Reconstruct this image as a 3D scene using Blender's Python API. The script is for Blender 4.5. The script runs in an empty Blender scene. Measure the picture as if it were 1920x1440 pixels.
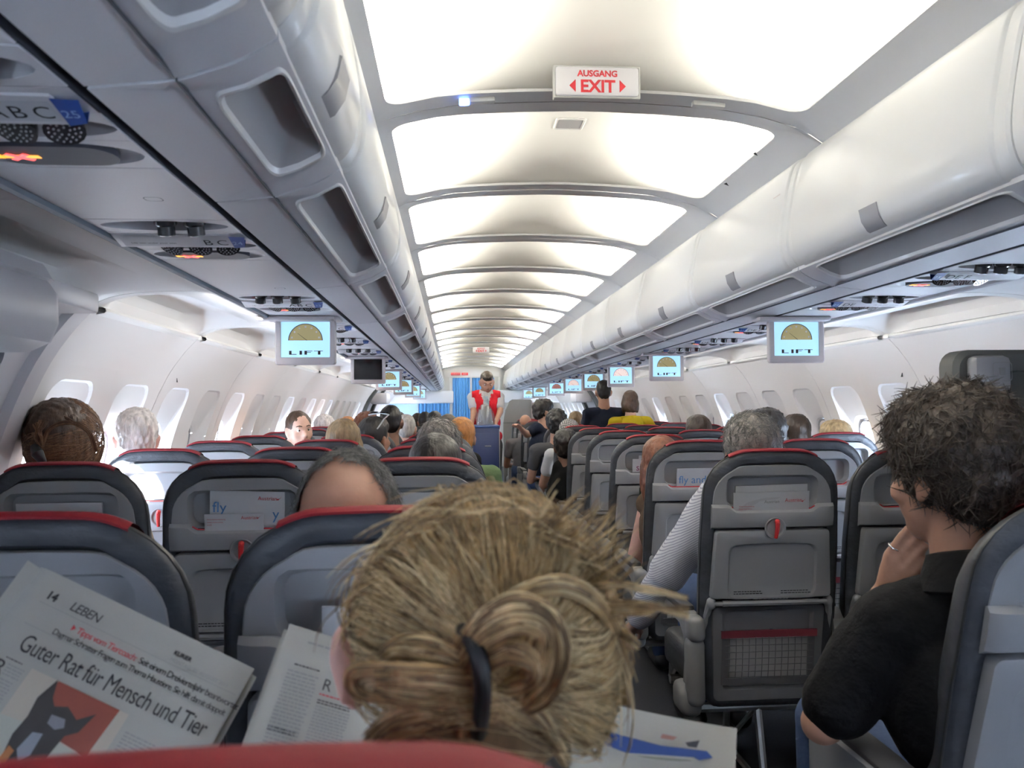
import bpy, bmesh, math, random
import numpy as np
from mathutils import Vector, Matrix, Euler, noise
random.seed(11)
SC = bpy.context.scene
COL = SC.collection
PI = math.pi
# ------------------------------------------------------------------ camera
CX, EZ, FPX = -.469, 1.32, 1513.5
_yaw, _pit, _rol = .0742, .0309, -.0088
_r = Vector((math.cos(_yaw), -math.sin(_yaw), 0)); _f0 = Vector((math.sin(_yaw), math.cos(_yaw), 0)); _z = Vector((0, 0, 1))
FW = _f0*math.cos(_pit)+_z*math.sin(_pit); _u = -_f0*math.sin(_pit)+_z*math.cos(_pit)
RT = _r*math.cos(_rol)+_u*math.sin(_rol); UP = -_r*math.sin(_rol)+_u*math.cos(_rol)
cam = bpy.data.cameras.new('camera'); co = bpy.data.objects.new('camera', cam); COL.objects.link(co)
cam.sensor_width = 36; cam.lens = FPX/1920*36; cam.clip_start = .02; cam.clip_end = 200
M = Matrix.Identity(4)
for i in range(3):
    M[i][0] = RT[i]; M[i][1] = UP[i]; M[i][2] = -FW[i]
M[0][3], M[1][3], M[2][3] = CX, 0, EZ
co.matrix_world = M
cam.dof.use_dof = True; cam.dof.focus_distance = 4.0; cam.dof.aperture_fstop = 8.0
SC.camera = co
def P(px, py, y):
    "world point seen at pixel (px,py) lying at cabin station y"
    d = RT*((px-960)/FPX)+UP*((720-py)/FPX)+FW
    t = y/d.y
    return Vector((CX+d.x*t, y, EZ+d.z*t))
# ------------------------------------------------------------------ world, sun, exposure
SC.view_settings.view_transform = 'Standard'; SC.view_settings.look = 'None'
SC.view_settings.exposure = 0.75; SC.view_settings.gamma = 1
SC.view_settings.use_curve_mapping = False
W = bpy.data.worlds.new('sky'); SC.world = W; W.use_nodes = True
bg = W.node_tree.nodes['Background']; bg.inputs[0].default_value = (.72, .84, 1, 1); bg.inputs[1].default_value = 36.0
sun = bpy.data.lights.new('sun', 'SUN'); so = bpy.data.objects.new('sun', sun); COL.objects.link(so)
sun.energy = 120; sun.angle = .01; sun.color = (1, .95, .9)
so.rotation_euler = Vector((.60, .70, -.26)).to_track_quat('-Z', 'Y').to_euler()
RIB0, BAY, HR = 2.6, 1.066, .088
YEND = RIB0+BAY*15
def zc(x):
    a = abs(x)
    return float(np.interp(a, [0, .25, .42, .52, .667, .716, .773, .84], [2.33, 2.322, 2.311, 2.299, 2.264, 2.245, 2.209, 2.16]))
for k in range(-1, 16):
    for s in (-1, 1):
        L = bpy.data.lights.new('ceiling_tube', 'AREA'); lo = bpy.data.objects.new('ceiling_tube', L); COL.objects.link(lo)
        L.shape = 'RECTANGLE'; L.size = .90; L.size_y = .035; L.energy = 19; L.color = (1, .965, .86)
        lo.location = (s*.765, RIB0+BAY*(k-.5), zc(.765)+.032)
        d = Vector((-s*.70, 0, .71)); X = Vector((0, 1, 0)); Z = -d.normalized(); Y = Z.cross(X)
        R = Matrix((X, Y, Z)).transposed()
        lo.rotation_euler = R.to_euler()
# lamps tucked under the outer edge of the service channel, washing the sidewalls
for k in range(7):
    for s in (-1, 1):
        L = bpy.data.lights.new('sidewall_tube', 'AREA'); lo = bpy.data.objects.new('sidewall_tube', L); COL.objects.link(lo)
        L.shape = 'RECTANGLE'; L.size = 2.05; L.size_y = .012; L.energy = 3.0; L.color = (1, .95, .88)
        lo.location = (s*1.226, 2.64+2.13*(k+.5), 1.690)
        d = Vector((s*.64, 0, -.77)); X = Vector((0, 1, 0)); Z = -d.normalized(); Y = Z.cross(X)
        lo.rotation_euler = Matrix((X, Y, Z)).transposed().to_euler()
try:
    SC.cycles.max_bounces = 7; SC.cycles.diffuse_bounces = 4; SC.cycles.glossy_bounces = 3; SC.cycles.transmission_bounces = 4
    SC.cycles.transparent_max_bounces = 8; SC.cycles.caustics_reflective = False; SC.cycles.caustics_refractive = False
    SC.cycles.sample_clamp_indirect = 6; SC.cycles.use_denoising = True
except Exception: pass
# ------------------------------------------------------------------ materials
MATS = {}
def mat(name, col, rough=.5, metal=0, bump=0, bscale=200, var=0, vscale=8, emit=0, ecol=None, spec=.5, alpha=1, trans=0, bdist=.002, coat=0, sheen=0, stretch=None):
    if name in MATS: return MATS[name]
    m = bpy.data.materials.new(name); m.use_nodes = True; nt = m.node_tree; b = nt.nodes['Principled BSDF']
    b.inputs['Base Color'].default_value = (*col, 1); b.inputs['Roughness'].default_value = rough; b.inputs['Metallic'].default_value = metal
    b.inputs['Specular IOR Level'].default_value = spec; b.inputs['Coat Weight'].default_value = coat; b.inputs['Sheen Weight'].default_value = sheen
    tc = nt.nodes.new('ShaderNodeTexCoord')
    src = tc.outputs['Object']
    if stretch:
        mp = nt.nodes.new('ShaderNodeMapping'); mp.inputs['Scale'].default_value = stretch; nt.links.new(src, mp.inputs[0]); src = mp.outputs[0]
    if var:
        n = nt.nodes.new('ShaderNodeTexNoise'); n.inputs['Scale'].default_value = vscale; n.inputs['Detail'].default_value = 5; nt.links.new(src, n.inputs['Vector'])
        r = nt.nodes.new('ShaderNodeMapRange'); r.inputs[1].default_value = .3; r.inputs[2].default_value = .7; r.inputs[3].default_value = 1-var; r.inputs[4].default_value = 1+var
        nt.links.new(n.outputs[0], r.inputs[0])
        mx = nt.nodes.new('ShaderNodeVectorMath'); mx.operation = 'SCALE'; mx.inputs[0].default_value = col
        nt.links.new(r.outputs[0], mx.inputs['Scale']); nt.links.new(mx.outputs[0], b.inputs['Base Color'])
    if bump:
        n = nt.nodes.new('ShaderNodeTexNoise'); n.inputs['Scale'].default_value = bscale; n.inputs['Detail'].default_value = 4; nt.links.new(src, n.inputs['Vector'])
        bp = nt.nodes.new('ShaderNodeBump'); bp.inputs['Strength'].default_value = bump; bp.inputs['Distance'].default_value = bdist
        nt.links.new(n.outputs[0], bp.inputs['Height']); nt.links.new(bp.outputs[0], b.inputs['Normal'])
    if emit:
        b.inputs['Emission Color'].default_value = (*(ecol or col), 1); b.inputs['Emission Strength'].default_value = emit
    if trans: b.inputs['Transmission Weight'].default_value = trans
    if alpha < 1: b.inputs['Alpha'].default_value = alpha
    MATS[name] = m
    return m
m_bin = mat('bin_white', (.86, .86, .85), .30, bump=.03, bscale=400, coat=.15)
m_binlow = mat('bin_underside', (.72, .72, .745), .42, bump=.05, bscale=500)
m_strip = mat('ceiling_strip', (.76, .76, .775), .5, bump=.05, bscale=400)
m_dome = mat('ceiling_dome', (.90, .88, .835), .6, bump=.03, bscale=400)
m_wall = mat('sidewall', (.84, .83, .815), .6, bump=.04, bscale=400)
m_cove = mat('cove', (.82, .815, .80), .55, bump=.03, bscale=400)
m_psu = mat('psu_panel', (.73, .725, .75), .42, bump=.05, bscale=500)
m_dark = mat('dark_gap', (.045, .05, .065), .5)
m_bead = mat('rubber_bead', (.13, .16, .20), .45)
m_latch = mat('latch_grey', (.26, .26, .28), .35, coat=.2)
m_recess = mat('recess_grey', (.40, .395, .40), .5)
m_fab = mat('seat_leather', (.034, .037, .045), .5, bump=.35, bscale=26, bdist=.012, var=.25, vscale=12, stretch=(1, .3, 1.6), spec=.45)
m_red = mat('red_cover', (.17, .010, .016), .6, bump=.2, bscale=300, spec=.2)
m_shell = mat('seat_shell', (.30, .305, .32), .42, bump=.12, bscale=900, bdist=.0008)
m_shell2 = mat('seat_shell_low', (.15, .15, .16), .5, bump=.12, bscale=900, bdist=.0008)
m_pock = mat('pocket_net', (.10, .10, .105), .7)
m_redlat = mat('red_latch', (.50, .02, .025), .35, coat=.3)
m_arm = mat('armrest_grey', (.22, .22, .225), .45, bump=.08, bscale=500)
m_armpad = mat('armrest_pad', (.045, .045, .05), .6, bump=.15, bscale=300)
m_metal = mat('metal', (.6, .6, .6), .35, 1)
m_carpet = mat('carpet', (.014, .015, .021), .95, bump=.6, bscale=300, var=.3, vscale=120)
m_black = mat('black', (.012, .012, .013), .4)
m_paper = mat('paper_white', (.62, .63, .66), .5)
m_news = mat('newsprint', (.41, .40, .37), .85, var=.06, vscale=9, bump=.15, bscale=30, bdist=.002)
m_ink = mat('ink', (.03, .03, .035), .8)
m_inkg = mat('ink_grey', (.30, .30, .30), .8)
m_inkred = mat('ink_red', (.5, .04, .05), .7)
m_inkblue = mat('ink_blue', (.10, .25, .55), .7)
m_signw = mat('sign_white', (.78, .77, .79), .35, coat=.3, emit=.12)
m_signred = mat('sign_red', (.52, .02, .03), .4)
m_tagblue = mat('tag_blue', (.02, .07, .30), .4)
m_mon = mat('monitor_grey', (.62, .585, .60), .45)
m_screen = mat('screen_blue', (.35, .62, .78), .25, emit=.52, ecol=(.42, .74, .95))
m_scrW = mat('dial_sand', (.36, .32, .16), .4, emit=.20, ecol=(.55, .45, .20))
m_scroff = mat('screen_off', (.006, .006, .008), .12)
m_curt = mat('curtain_blue', (.12, .36, .70), .8, bump=.2, bscale=300)
m_glow_o = mat('glow_orange', (.9, .4, .05), .4, emit=.9, ecol=(1, .42, .03))
m_glow_r = mat('glow_red', (.9, .1, .1), .4, emit=1.1, ecol=(1, .10, .10))
m_glow_b = mat('glow_blue', (.2, .4, 1), .4, emit=6, ecol=(.12, .25, 1))
m_frost = mat('frosted', (.80, .80, .78), .4)
m_door = mat('door_grey', (.66, .65, .67), .45, bump=.05, bscale=400)
m_jump = mat('jump_grey', (.06, .062, .06), .55, bump=.1, bscale=400)
m_sheet = mat('partition_grey', (.27, .28, .275), .7, bump=.2, bscale=300)
def glassmat(name, col, fac=.12):
    m = bpy.data.materials.new(name); m.use_nodes = True; nt = m.node_tree; nt.nodes.clear()
    o = nt.nodes.new('ShaderNodeOutputMaterial'); t = nt.nodes.new('ShaderNodeBsdfTransparent'); g = nt.nodes.new('ShaderNodeBsdfGlossy'); x = nt.nodes.new('ShaderNodeMixShader')
    t.inputs[0].default_value = (*col, 1); g.inputs['Roughness'].default_value = .08; x.inputs[0].default_value = fac
    nt.links.new(t.outputs[0], x.inputs[1]); nt.links.new(g.outputs[0], x.inputs[2]); nt.links.new(x.outputs[0], o.inputs[0])
    MATS[name] = m
    return m
m_pane = glassmat('window_pane', (.93, .96, 1), .06)
m_cup = glassmat('plastic_film', (.84, .87, .9), .25)
# ------------------------------------------------------------------ mesh helpers
class MB:
    def __init__(s): s.v = []; s.f = []
    def add(s, vs, fs):
        o = len(s.v); s.v += [tuple(v) for v in vs]; s.f += [tuple(i+o for i in f) for f in fs]
    def loft(s, loops, closed=True, cap0=False, cap1=False):
        n = len(loops[0]); vs = [p for l in loops for p in l]; fs = []
        for i in range(len(loops)-1):
            for j in range(n if closed else n-1):
                k = (j+1) % n
                fs.append((i*n+j, i*n+k, (i+1)*n+k, (i+1)*n+j))
        if cap0: fs.append(tuple(range(n-1, -1, -1)))
        if cap1: fs.append(tuple((len(loops)-1)*n+j for j in range(n)))
        s.add(vs, fs)
    def box(s, x0, x1, y0, y1, z0, z1):
        v = [(x, y, z) for z in (z0, z1) for y in (y0, y1) for x in (x0, x1)]
        s.add(v, [(0, 2, 3, 1), (4, 5, 7, 6), (0, 1, 5, 4), (2, 6, 7, 3), (0, 4, 6, 2), (1, 3, 7, 5)])
    def rbox(s, c, size, r, seg=2, rot=None):
        bm = bmesh.new(); bmesh.ops.create_cube(bm, size=1)
        for v in bm.verts: v.co = Vector((v.co.x*size[0], v.co.y*size[1], v.co.z*size[2]))
        r = min(r, min(size)*.49)
        bmesh.ops.bevel(bm, geom=list(bm.edges), offset=r, segments=seg, profile=.5, affect='EDGES')
        if rot is not None: bmesh.ops.transform(bm, matrix=rot, verts=bm.verts)
        bm.verts.index_update()
        s.add([v.co+Vector(c) for v in bm.verts], [[v.index for v in f.verts] for f in bm.faces]); bm.free()
    def tube(s, pts, r, n=8, caps=True):
        pts = [Vector(p) for p in pts]; loops = []; N = len(pts); ref = None
        for i, p in enumerate(pts):
            t = (pts[min(i+1, N-1)]-pts[max(i-1, 0)])
            if t.length < 1e-9: t = Vector((0, 0, 1))
            t.normalize()
            if ref is None:
                ref = Vector((0, 0, 1)) if abs(t.z) < .9 else Vector((1, 0, 0))
            a = (ref-t*ref.dot(t)).normalized(); b = t.cross(a); ref = a
            rr = r[i] if hasattr(r, '__len__') else r
            loops.append([p+(a*math.cos(2*PI*j/n)+b*math.sin(2*PI*j/n))*rr for j in range(n)])
        s.loft(loops, True, caps, caps)
    def sphere(s, c, r, nu=16, nv=10, rot=None):
        if not hasattr(r, '__len__'): r = (r, r, r)
        c = Vector(c); vs = []; fs = []
        for i in range(1, nv):
            a = PI*i/nv
            for j in range(nu):
                b = 2*PI*j/nu
                p = Vector((r[0]*math.sin(a)*math.cos(b), r[1]*math.sin(a)*math.sin(b), r[2]*math.cos(a)))
                vs.append(c+(rot @ p if rot is not None else p))
        t = Vector((0, 0, r[2])); bt = Vector((0, 0, -r[2]))
        vs += [c+(rot @ t if rot is not None else t), c+(rot @ bt if rot is not None else bt)]
        T = (nv-1)*nu
        for j in range(nu):
            k = (j+1) % nu
            fs.append((T, j, k)); fs.append((T+1, (nv-2)*nu+k, (nv-2)*nu+j))
            for i in range(nv-2): fs.append((i*nu+j, (i+1)*nu+j, (i+1)*nu+k, i*nu+k))
        s.add(vs, fs)
    def cap(s, a, b, ra, rb=None, n=14):
        "tapered capsule"
        rb = ra if rb is None else rb
        a = Vector(a); b = Vector(b); t = (b-a); L = t.length; t.normalize()
        ref = Vector((0, 0, 1)) if abs(t.z) < .9 else Vector((1, 0, 0))
        u = (ref-t*ref.dot(t)).normalized(); w = t.cross(u); loops = []
        for i in range(1, 6):
            an = -PI/2+PI/2*i/5.
            loops.append([a+t*(ra*math.sin(an))+(u*math.cos(2*PI*j/n)+w*math.sin(2*PI*j/n))*ra*math.cos(an) for j in range(n)])
        for i in range(0, 5):
            an = PI/2*i/5.
            loops.append([b+t*(rb*math.sin(an))+(u*math.cos(2*PI*j/n)+w*math.sin(2*PI*j/n))*rb*math.cos(an) for j in range(n)])
        s.loft(loops, True, True, True)
    def prism(s, poly, f, d0, d1):
        "poly: 2D points, f(u,v,d) -> 3D"
        s.loft([[f(u, v, d0) for u, v in poly], [f(u, v, d1) for u, v in poly]], True, True, True)
    def mesh(s, name, smooth=True, angle=35):
        me = bpy.data.meshes.new(name); me.from_pydata(s.v, [], s.f); me.validate()
        bm = bmesh.new(); bm.from_mesh(me); bmesh.ops.recalc_face_normals(bm, faces=bm.faces); bm.to_mesh(me); bm.free()
        if smooth:
            me.shade_smooth(); me.set_sharp_from_angle(angle=math.radians(angle))
        return me
    def build(s, name, material, parent=None, smooth=True, angle=35, loc=None):
        o = bpy.data.objects.new(name, s.mesh(name, smooth, angle)); COL.objects.link(o); o.data.materials.append(material)
        if parent is not None: o.parent = parent
        if loc is not None: o.location = loc
        return o
def tag(o, label=None, cat=None, group=None, kind=None):
    if label: o['label'] = label
    if cat: o['category'] = cat
    if group: o['group'] = group
    if kind: o['kind'] = kind
    return o
def empty(name, loc, label=None, cat=None, group=None, rz=0):
    o = bpy.data.objects.new(name, None); COL.objects.link(o); o.location = loc; o.rotation_euler = (0, 0, rz); o.empty_display_size = .05
    return tag(o, label, cat, group)
def struct(mb, name, m, parent=None, **k):
    o = mb.build(name, m, parent, **k)
    if parent is None: o['kind'] = 'structure'
    return o
def kids(o): return [c for c in bpy.data.objects if c.parent == o]
def dup(o, parent=None, tree=None):
    if tree is None:
        tree = {}
        for c in bpy.data.objects:
            if c.parent: tree.setdefault(c.parent.name, []).append(c)
    c = o.copy(); COL.objects.link(c)
    if parent is not None: c.parent = parent
    for ch in tree.get(o.name, []): dup(ch, c, tree)
    return c
def rrect(w, h, r, n=6, cx=0, cy=0):
    "rounded rectangle, half sizes w,h"
    o = []
    for (sx, sy, a0) in ((1, 1, 0), (-1, 1, 90), (-1, -1, 180), (1, -1, 270)):
        for i in range(n+1):
            a = math.radians(a0+90*i/n)
            o.append((cx+sx*(w-r)+r*math.cos(a), cy+sy*(h-r)+r*math.sin(a)))
    return o
def polar(poly, c, N):
    "resample closed polygon at N equal angles round c"
    out = []; n = len(poly)
    for k in range(N):
        a = 2*PI*(k+.5)/N; dx, dy = math.cos(a), math.sin(a); best = None
        for i in range(n):
            x1, y1 = poly[i][0]-c[0], poly[i][1]-c[1]; x2, y2 = poly[(i+1) % n][0]-c[0], poly[(i+1) % n][1]-c[1]
            ex, ey = x2-x1, y2-y1; den = dx*ey-dy*ex
            if abs(den) < 1e-12: continue
            t = (x1*ey-y1*ex)/den; u = (x1*dy-y1*dx)/den
            if t > 0 and -1e-6 <= u <= 1+1e-6 and (best is None or t > best): best = t
        out.append((c[0]+dx*best, c[1]+dy*best))
    return out
_txt = {}
def text_mesh(s, size=1, bold=0, shear=0, align='LEFT', spacing=1):
    key = (s, size, bold, shear, align, spacing)
    if key not in _txt:
        cu = bpy.data.curves.new('t', 'FONT'); cu.body = s; cu.size = size; cu.offset = bold; cu.shear = shear; cu.align_x = align; cu.space_character = spacing; cu.resolution_u = 3
        o = bpy.data.objects.new('t', cu); COL.objects.link(o)
        dg = bpy.context.evaluated_depsgraph_get()
        me = bpy.data.meshes.new_from_object(o.evaluated_get(dg)); bpy.data.objects.remove(o); _txt[key] = me
    return _txt[key]
def text_into(mb, s, mtx, size, **k):
    "append flat text to a mesh; mtx maps text plane (x right, y up) to space"
    me = text_mesh(s, size, **k)
    mb.add([mtx @ v.co for v in me.vertices], [list(p.vertices) for p in me.polygons])
def basis(o, x, y):
    x = Vector(x); y = Vector(y); z = x.cross(y)
    m = Matrix.Identity(4)
    for i in range(3): m[i][0] = x[i]; m[i][1] = y[i]; m[i][2] = z[i]; m[i][3] = o[i]
    return m
def remesh(mb, name, voxel, sm=2):
    me = bpy.data.meshes.new('tmp'); me.from_pydata(mb.v, [], mb.f)
    bm = bmesh.new(); bm.from_mesh(me); bmesh.ops.recalc_face_normals(bm, faces=bm.faces); bm.to_mesh(me); bm.free()
    o = bpy.data.objects.new('tmp', me); COL.objects.link(o)
    r = o.modifiers.new('r', 'REMESH'); r.mode = 'VOXEL'; r.voxel_size = voxel
    if sm:
        q = o.modifiers.new('s', 'SMOOTH'); q.factor = .5; q.iterations = sm
    dg = bpy.context.evaluated_depsgraph_get()
    out = bpy.data.meshes.new_from_object(o.evaluated_get(dg)); bpy.data.objects.remove(o); bpy.data.meshes.remove(me)
    out.name = name; out.shade_smooth()
    return out
def link(name, me, m, parent=None):
    o = bpy.data.objects.new(name, me); COL.objects.link(o)
    if len(me.materials) == 0: me.materials.append(m)
    else: me.materials[0] = m
    if parent is not None: o.parent = parent
    return o
ORD = ['nearest', 'second', 'third', 'fourth', 'fifth', 'sixth', 'seventh', 'eighth', 'ninth', 'tenth', 'eleventh', 'twelfth', 'thirteenth', 'fourteenth', 'fifteenth', 'sixteenth', 'seventeenth', 'eighteenth', 'nineteenth', 'twentieth']
# ================================================================== SETTING
def rr(w, h, r, n=5, m=6, cx=0, cy=0):
    "rounded rect with m extra points on each side (all loops share a point count)"
    c = [(w-r, h-r, 0), (-(w-r), h-r, 90), (-(w-r), -(h-r), 180), (w-r, -(h-r), 270)]
    o = []
    for i, (x, y, a0) in enumerate(c):
        for k in range(n+1):
            a = math.radians(a0+90*k/n); o.append((cx+x+r*math.cos(a), cy+y+r*math.sin(a)))
        x2, y2, a2 = c[(i+1) % 4]; a2 = math.radians(a0+90); p = (x+r*math.cos(a2), y+r*math.sin(a2)); q = (x2+r*math.cos(a2), y2+r*math.sin(a2))
        for k in range(1, m+1):
            t = k/(m+1); o.append((cx+p[0]+(q[0]-p[0])*t, cy+p[1]+(q[1]-p[1])*t))
    return o
YB, YF = -3.4, 18.6       # rear and front ends of what is built
# floor
mb = MB(); mb.box(-2.0, 2.0, YB, YF, -.05, 0); struct(mb, 'floor', m_carpet)
# rear and front walls
mb = MB(); mb.box(-2.1, 2.1, YB-.05, YB, -.05, 2.7); struct(mb, 'wall_back', m_psu)
mb = MB(); mb.box(-2.1, 2.1, YF, YF+.05, -.05, 2.7); struct(mb, 'wall_front', m_wall)
# outer crown above the cabin lining
cr = [(-1.60, 1.655), (-1.78, 1.80), (-1.6, 2.2), (-1.1, 2.55), (0, 2.72), (1.1, 2.55), (1.6, 2.2), (1.78, 1.80), (1.60, 1.655)]
mb = MB(); mb.loft([[(x, y, z) for x, z in cr] for y in (YB, YF)], False); struct(mb, 'ceiling', m_dark)
# ---- lit ceiling: grey frames with openings, domes above
def yb(k): return RIB0+BAY*k
for k in range(-4, 16):
    y0, y1 = yb(k-1), yb(k); yc = (y0+y1)/2; hl = BAY/2
    mb = MB()
    def fr(w, h, r): return [(x, yc+y, zc(x)) for x, y in rr(w, h, r, 5, 12)]
    op = rr(.667, hl-HR, .06, 5, 12)
    lo = [fr(.84, hl-.002, .0005), fr(.775, hl-.006, .001), fr(.72, hl-HR*.55, .05), fr(.667, hl-HR, .06)]
    lo.append([(x*1.004, yc+y*1.004, zc(x)+.008) for x, y in op])
    lo.append([(x*1.012, yc+y*1.012, zc(x)+.012) for x, y in op])
    lo.append([(x*1.07, yc+y*1.03, zc(x*1.07)+.014) for x, y in op])
    mb.loft(lo)
    struct(mb, 'ceiling', m_strip)
    mb = MB(); nx, ny = 28, 24; L = []
    for j in range(ny+1):
        v = -1+2*j/ny; y = yc+v*(hl-HR*.55); row = []
        g = (1-abs(v)**3.2)
        for i in range(nx+1):
            x = -.82+1.64*i/nx
            row.append((x, y, zc(min(abs(x), .70))+.014+.128*g*(1-.25*(abs(x)/.82)**2)))
        row = [(-.82, y, zc(.80)-.005)]+row+[(.82, y, zc(.80)-.005)]
        L.append(row)
    mb.loft(L, False); struct(mb, 'ceiling', m_dome)
    mb = MB(); mb.loft([[(x, yb(k)+d, zc(x)+.0035*(1 if d == 0 else 1)) for x in np.linspace(-.83, .83, 40)] for d in (-.003, .003)], False)
    struct(mb, 'trim_1', m_dark)
# ---- long trims beside the service channel
for s in (-1, 1):
    mb = MB(); mb.loft([[(s*.899, y, 1.706), (s*.899, y, 1.735), (s*.915, y, 1.735), (s*.915, y, 1.704)] for y in (YB, YEND)], False); struct(mb, 'trim_2', m_dark)
    mb = MB(); mb.tube([(s*1.209, YB, 1.703), (s*1.209, YEND, 1.703)], .012, 8); struct(mb, 'trim_3', m_bead if s < 0 else m_psu)
# ---- sidewalls
WZ = [0, .2, .5, .8, 1.0, 1.15, 1.30, 1.42, 1.504, 1.582, 1.645]
WX = [1.74, 1.80, 1.87, 1.89, 1.885, 1.86, 1.812, 1.762, 1.718, 1.661, 1.60]
def xw(z): return float(np.interp(z, WZ, WX))
def xws(z):   # smoothed
    return sum(xw(z+d) for d in (-.05, -.025, 0, .025, .05))/5 if .06 < z < 1.59 else xw(z)
W0 = 2.883; YW = 2.628
NW = 0
def sidewall(s, y0, y1, wins):
    global NW
    side = 'left' if s < 0 else 'right'
    mb = MB(); ws = [w for w in wins if y0 < w < y1]
    zs0 = list(np.linspace(0, .78, 8)) if ws else list(np.linspace(0, 1.5, 20)); zs1 = list(np.linspace(1.48, 1.645, 7))
    g = .004
    def pt(y, z, d=0): return (s*(xws(z)+d), y, z)
    # rounded panel edges at the seams
    def strip(ya, yb_, zs): mb.loft([[pt(y, z, e) for z in zs] for y, e in ((ya, 0), (yb_, 0))], False)
    for zs in (zs0, zs1): strip(y0+g, y1-g, zs)
    zall = list(np.linspace(0, 1.645, 40))
    for a, b in ((y0, y0+g), (y1, y1-g)):
        mb.loft([[pt(b+(b-a)*12, z, .0012) for z in zall], [pt(b, z, .0012) for z in zall], [pt(a, z, .006) for z in zall]], False)
    edges = [y0+g]+[(a+b)/2 for a, b in zip(ws[:-1], ws[1:])]+[y1-g]
    if not ws:
        struct(mb, 'wall_'+side, m_wall); return
    zm, hz = (.78+1.48)/2, (1.48-.78)/2
    for i, w in enumerate(ws):
        a, b = edges[i], edges[i+1]; ym, hy = (a+b)/2, (b-a)/2
        def lp(poly, d): return [pt(y, z, d) for y, z in poly]
        R = lambda w_, h_, r_, cy: rr(w_, h_, r_, 5, 8, w, cy)
        loops = [lp(rr(hy, hz, .0004, 5, 8, ym, zm), 0), lp(R(.185, .315, .09, 1.135), 0), lp(R(.163, .294, .075, 1.139), .0),
                 lp(R(.157, .288, .07, 1.138), .010), lp(R(.145, .255, .10, 1.115), .028), lp(R(.128, .185, .105, 1.082), .050), lp(R(.120, .172, .10, 1.078), .060), lp(R(.113, .163, .10, 1.076), .085)]
        mb.loft(loops)
        NW += 1
        pb = MB(); q = R(.116, .166, .10, 1.076); pb.loft([lp(q, .083), lp(q, .087)], True, True, True)
        wo = pb.build('window_%d' % NW, m_pane); wo['kind'] = 'structure'
        fb = MB(); fb.loft([lp(R(.1135, .1635, .10, 1.076), .066), lp(R(.104, .154, .094, 1.076), .067), lp(R(.104, .154, .094, 1.076), .080), lp(R(.1135, .1635, .10, 1.076), .081)])
        fb.build('gasket', m_latch, wo)
        sh = SHADE.get((s, round((w-W0)/(BAY/2))), 0)
        if sh:
            top = 1.076+.166; bot = top-.332*sh; sb = MB(); q2 = [(y, max(z, bot)) for y, z in R(.113, .163, .10, 1.076)]
            sb.loft([lp(q2, .071), lp(q2, .076)], True, True, True); sb.build('blind', m_wall, wo)
    struct(mb, 'wall_'+side, m_wall, angle=12)
# blinds: fraction closed, by side and window number counted from the door
SHADE = {(1, 1): .35, (1, 4): .7, (1, 5): .8, (1, 6): .9, (1, 8): .85, (1, 9): .8, (1, 10): .9, (1, 12): .8, (1, 13): .8, (1, 14): .9,
         (-1, 3): .8, (-1, 5): .7, (-1, 6): .75, (-1, 8): .8, (-1, 12): .9, (-1, 13): .9, (-1, 14): .9, (-1, 15): .9}
wins = [W0+BAY/2*k for k in range(0, 18)]
YD = YW+BAY*9     # front doors start
for s in (-1, 1):
    for k in range(9): sidewall(s, YW+BAY*k, YW+BAY*(k+1), wins)
    w2 = [YD+1.3+.255+BAY/2*k for k in range(10)]
    for k in range(3): sidewall(s, YD+1.3+BAY*k, YD+1.3+BAY*(k+1), w2)
    sidewall(s, YD+1.3+BAY*3, YF, [])
    for k in range(3): sidewall(s, -.05-BAY*(k+1), -.05-BAY*k, [-.05-BAY*(k+1)+.255+BAY/2*j for j in range(2)])
sidewall(1, -.05, YW, [])
# ---- cove lining between sidewall top and service channel
CV = [(1.600, 1.645), (1.606, 1.660), (1.590, 1.664), (1.560, 1.680), (1.520, 1.695), (1.45, 1.704), (1.36, 1.706), (1.28, 1.705), (1.21, 1.704)]
CVD = [0, .0, .012, .045, .062, .060, .045, .018, 0]
def cove(s, y0, y1):
    mb = MB(); side = 'left' if s < 0 else 'right'; L = []
    cx_ = [1.600, 1.604, 1.592, 1.575, 1.545, 1.505, 1.455, 1.40, 1.345, 1.335, 1.27, 1.21]
    cz_ = [1.645, 1.656, 1.662, 1.672, 1.684, 1.693, 1.699, 1.702, 1.7035, 1.704, 1.704, 1.704]
    rx_ = [1.600, 1.604, 1.615, 1.622, 1.600, 1.555, 1.495, 1.42, 1.347, 1.335, 1.27, 1.21]
    rz_ = [1.645, 1.656, 1.668, 1.705, 1.738, 1.752, 1.752, 1.735, 1.708, 1.704, 1.704, 1.704]
    Ly = y1-y0
    for y in [y0, y0+.004, y0+.04]+list(np.linspace(y0+.06, y1-.06, 22))+[y1-.04, y1-.004, y1]:
        e = min(y-y0, y1-y); t = min(max((e-.05)/.16, 0), 1); t = t*t*(3-2*t); gz = .006 if e < .002 else 0
        L.append([(s*(a+(c-a)*t), y, b+(d-b)*t+gz) for a, b, c, d in zip([1.72]+cx_, [1.63]+cz_, [1.72]+rx_, [1.63]+rz_)])
    mb.loft(L, False); struct(mb, 'wall_'+side, m_cove)
    # pale ledge lip along the top of the sidewall
    lb = MB(); lb.loft([[(s*x, y, z) for x, z in ((1.640, 1.628), (1.600, 1.637), (1.583, 1.640), (1.577, 1.646), (1.580, 1.655), (1.592, 1.660), (1.615, 1.664))] for y in (y0+.05, y1-.05)], False); lb.rbox((s*1.60, y0, 1.650), (.02, .05, .02), .004)
    struct(lb, 'trim_4', mat('ledge_white', (.90, .90, .86), .35))
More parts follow.
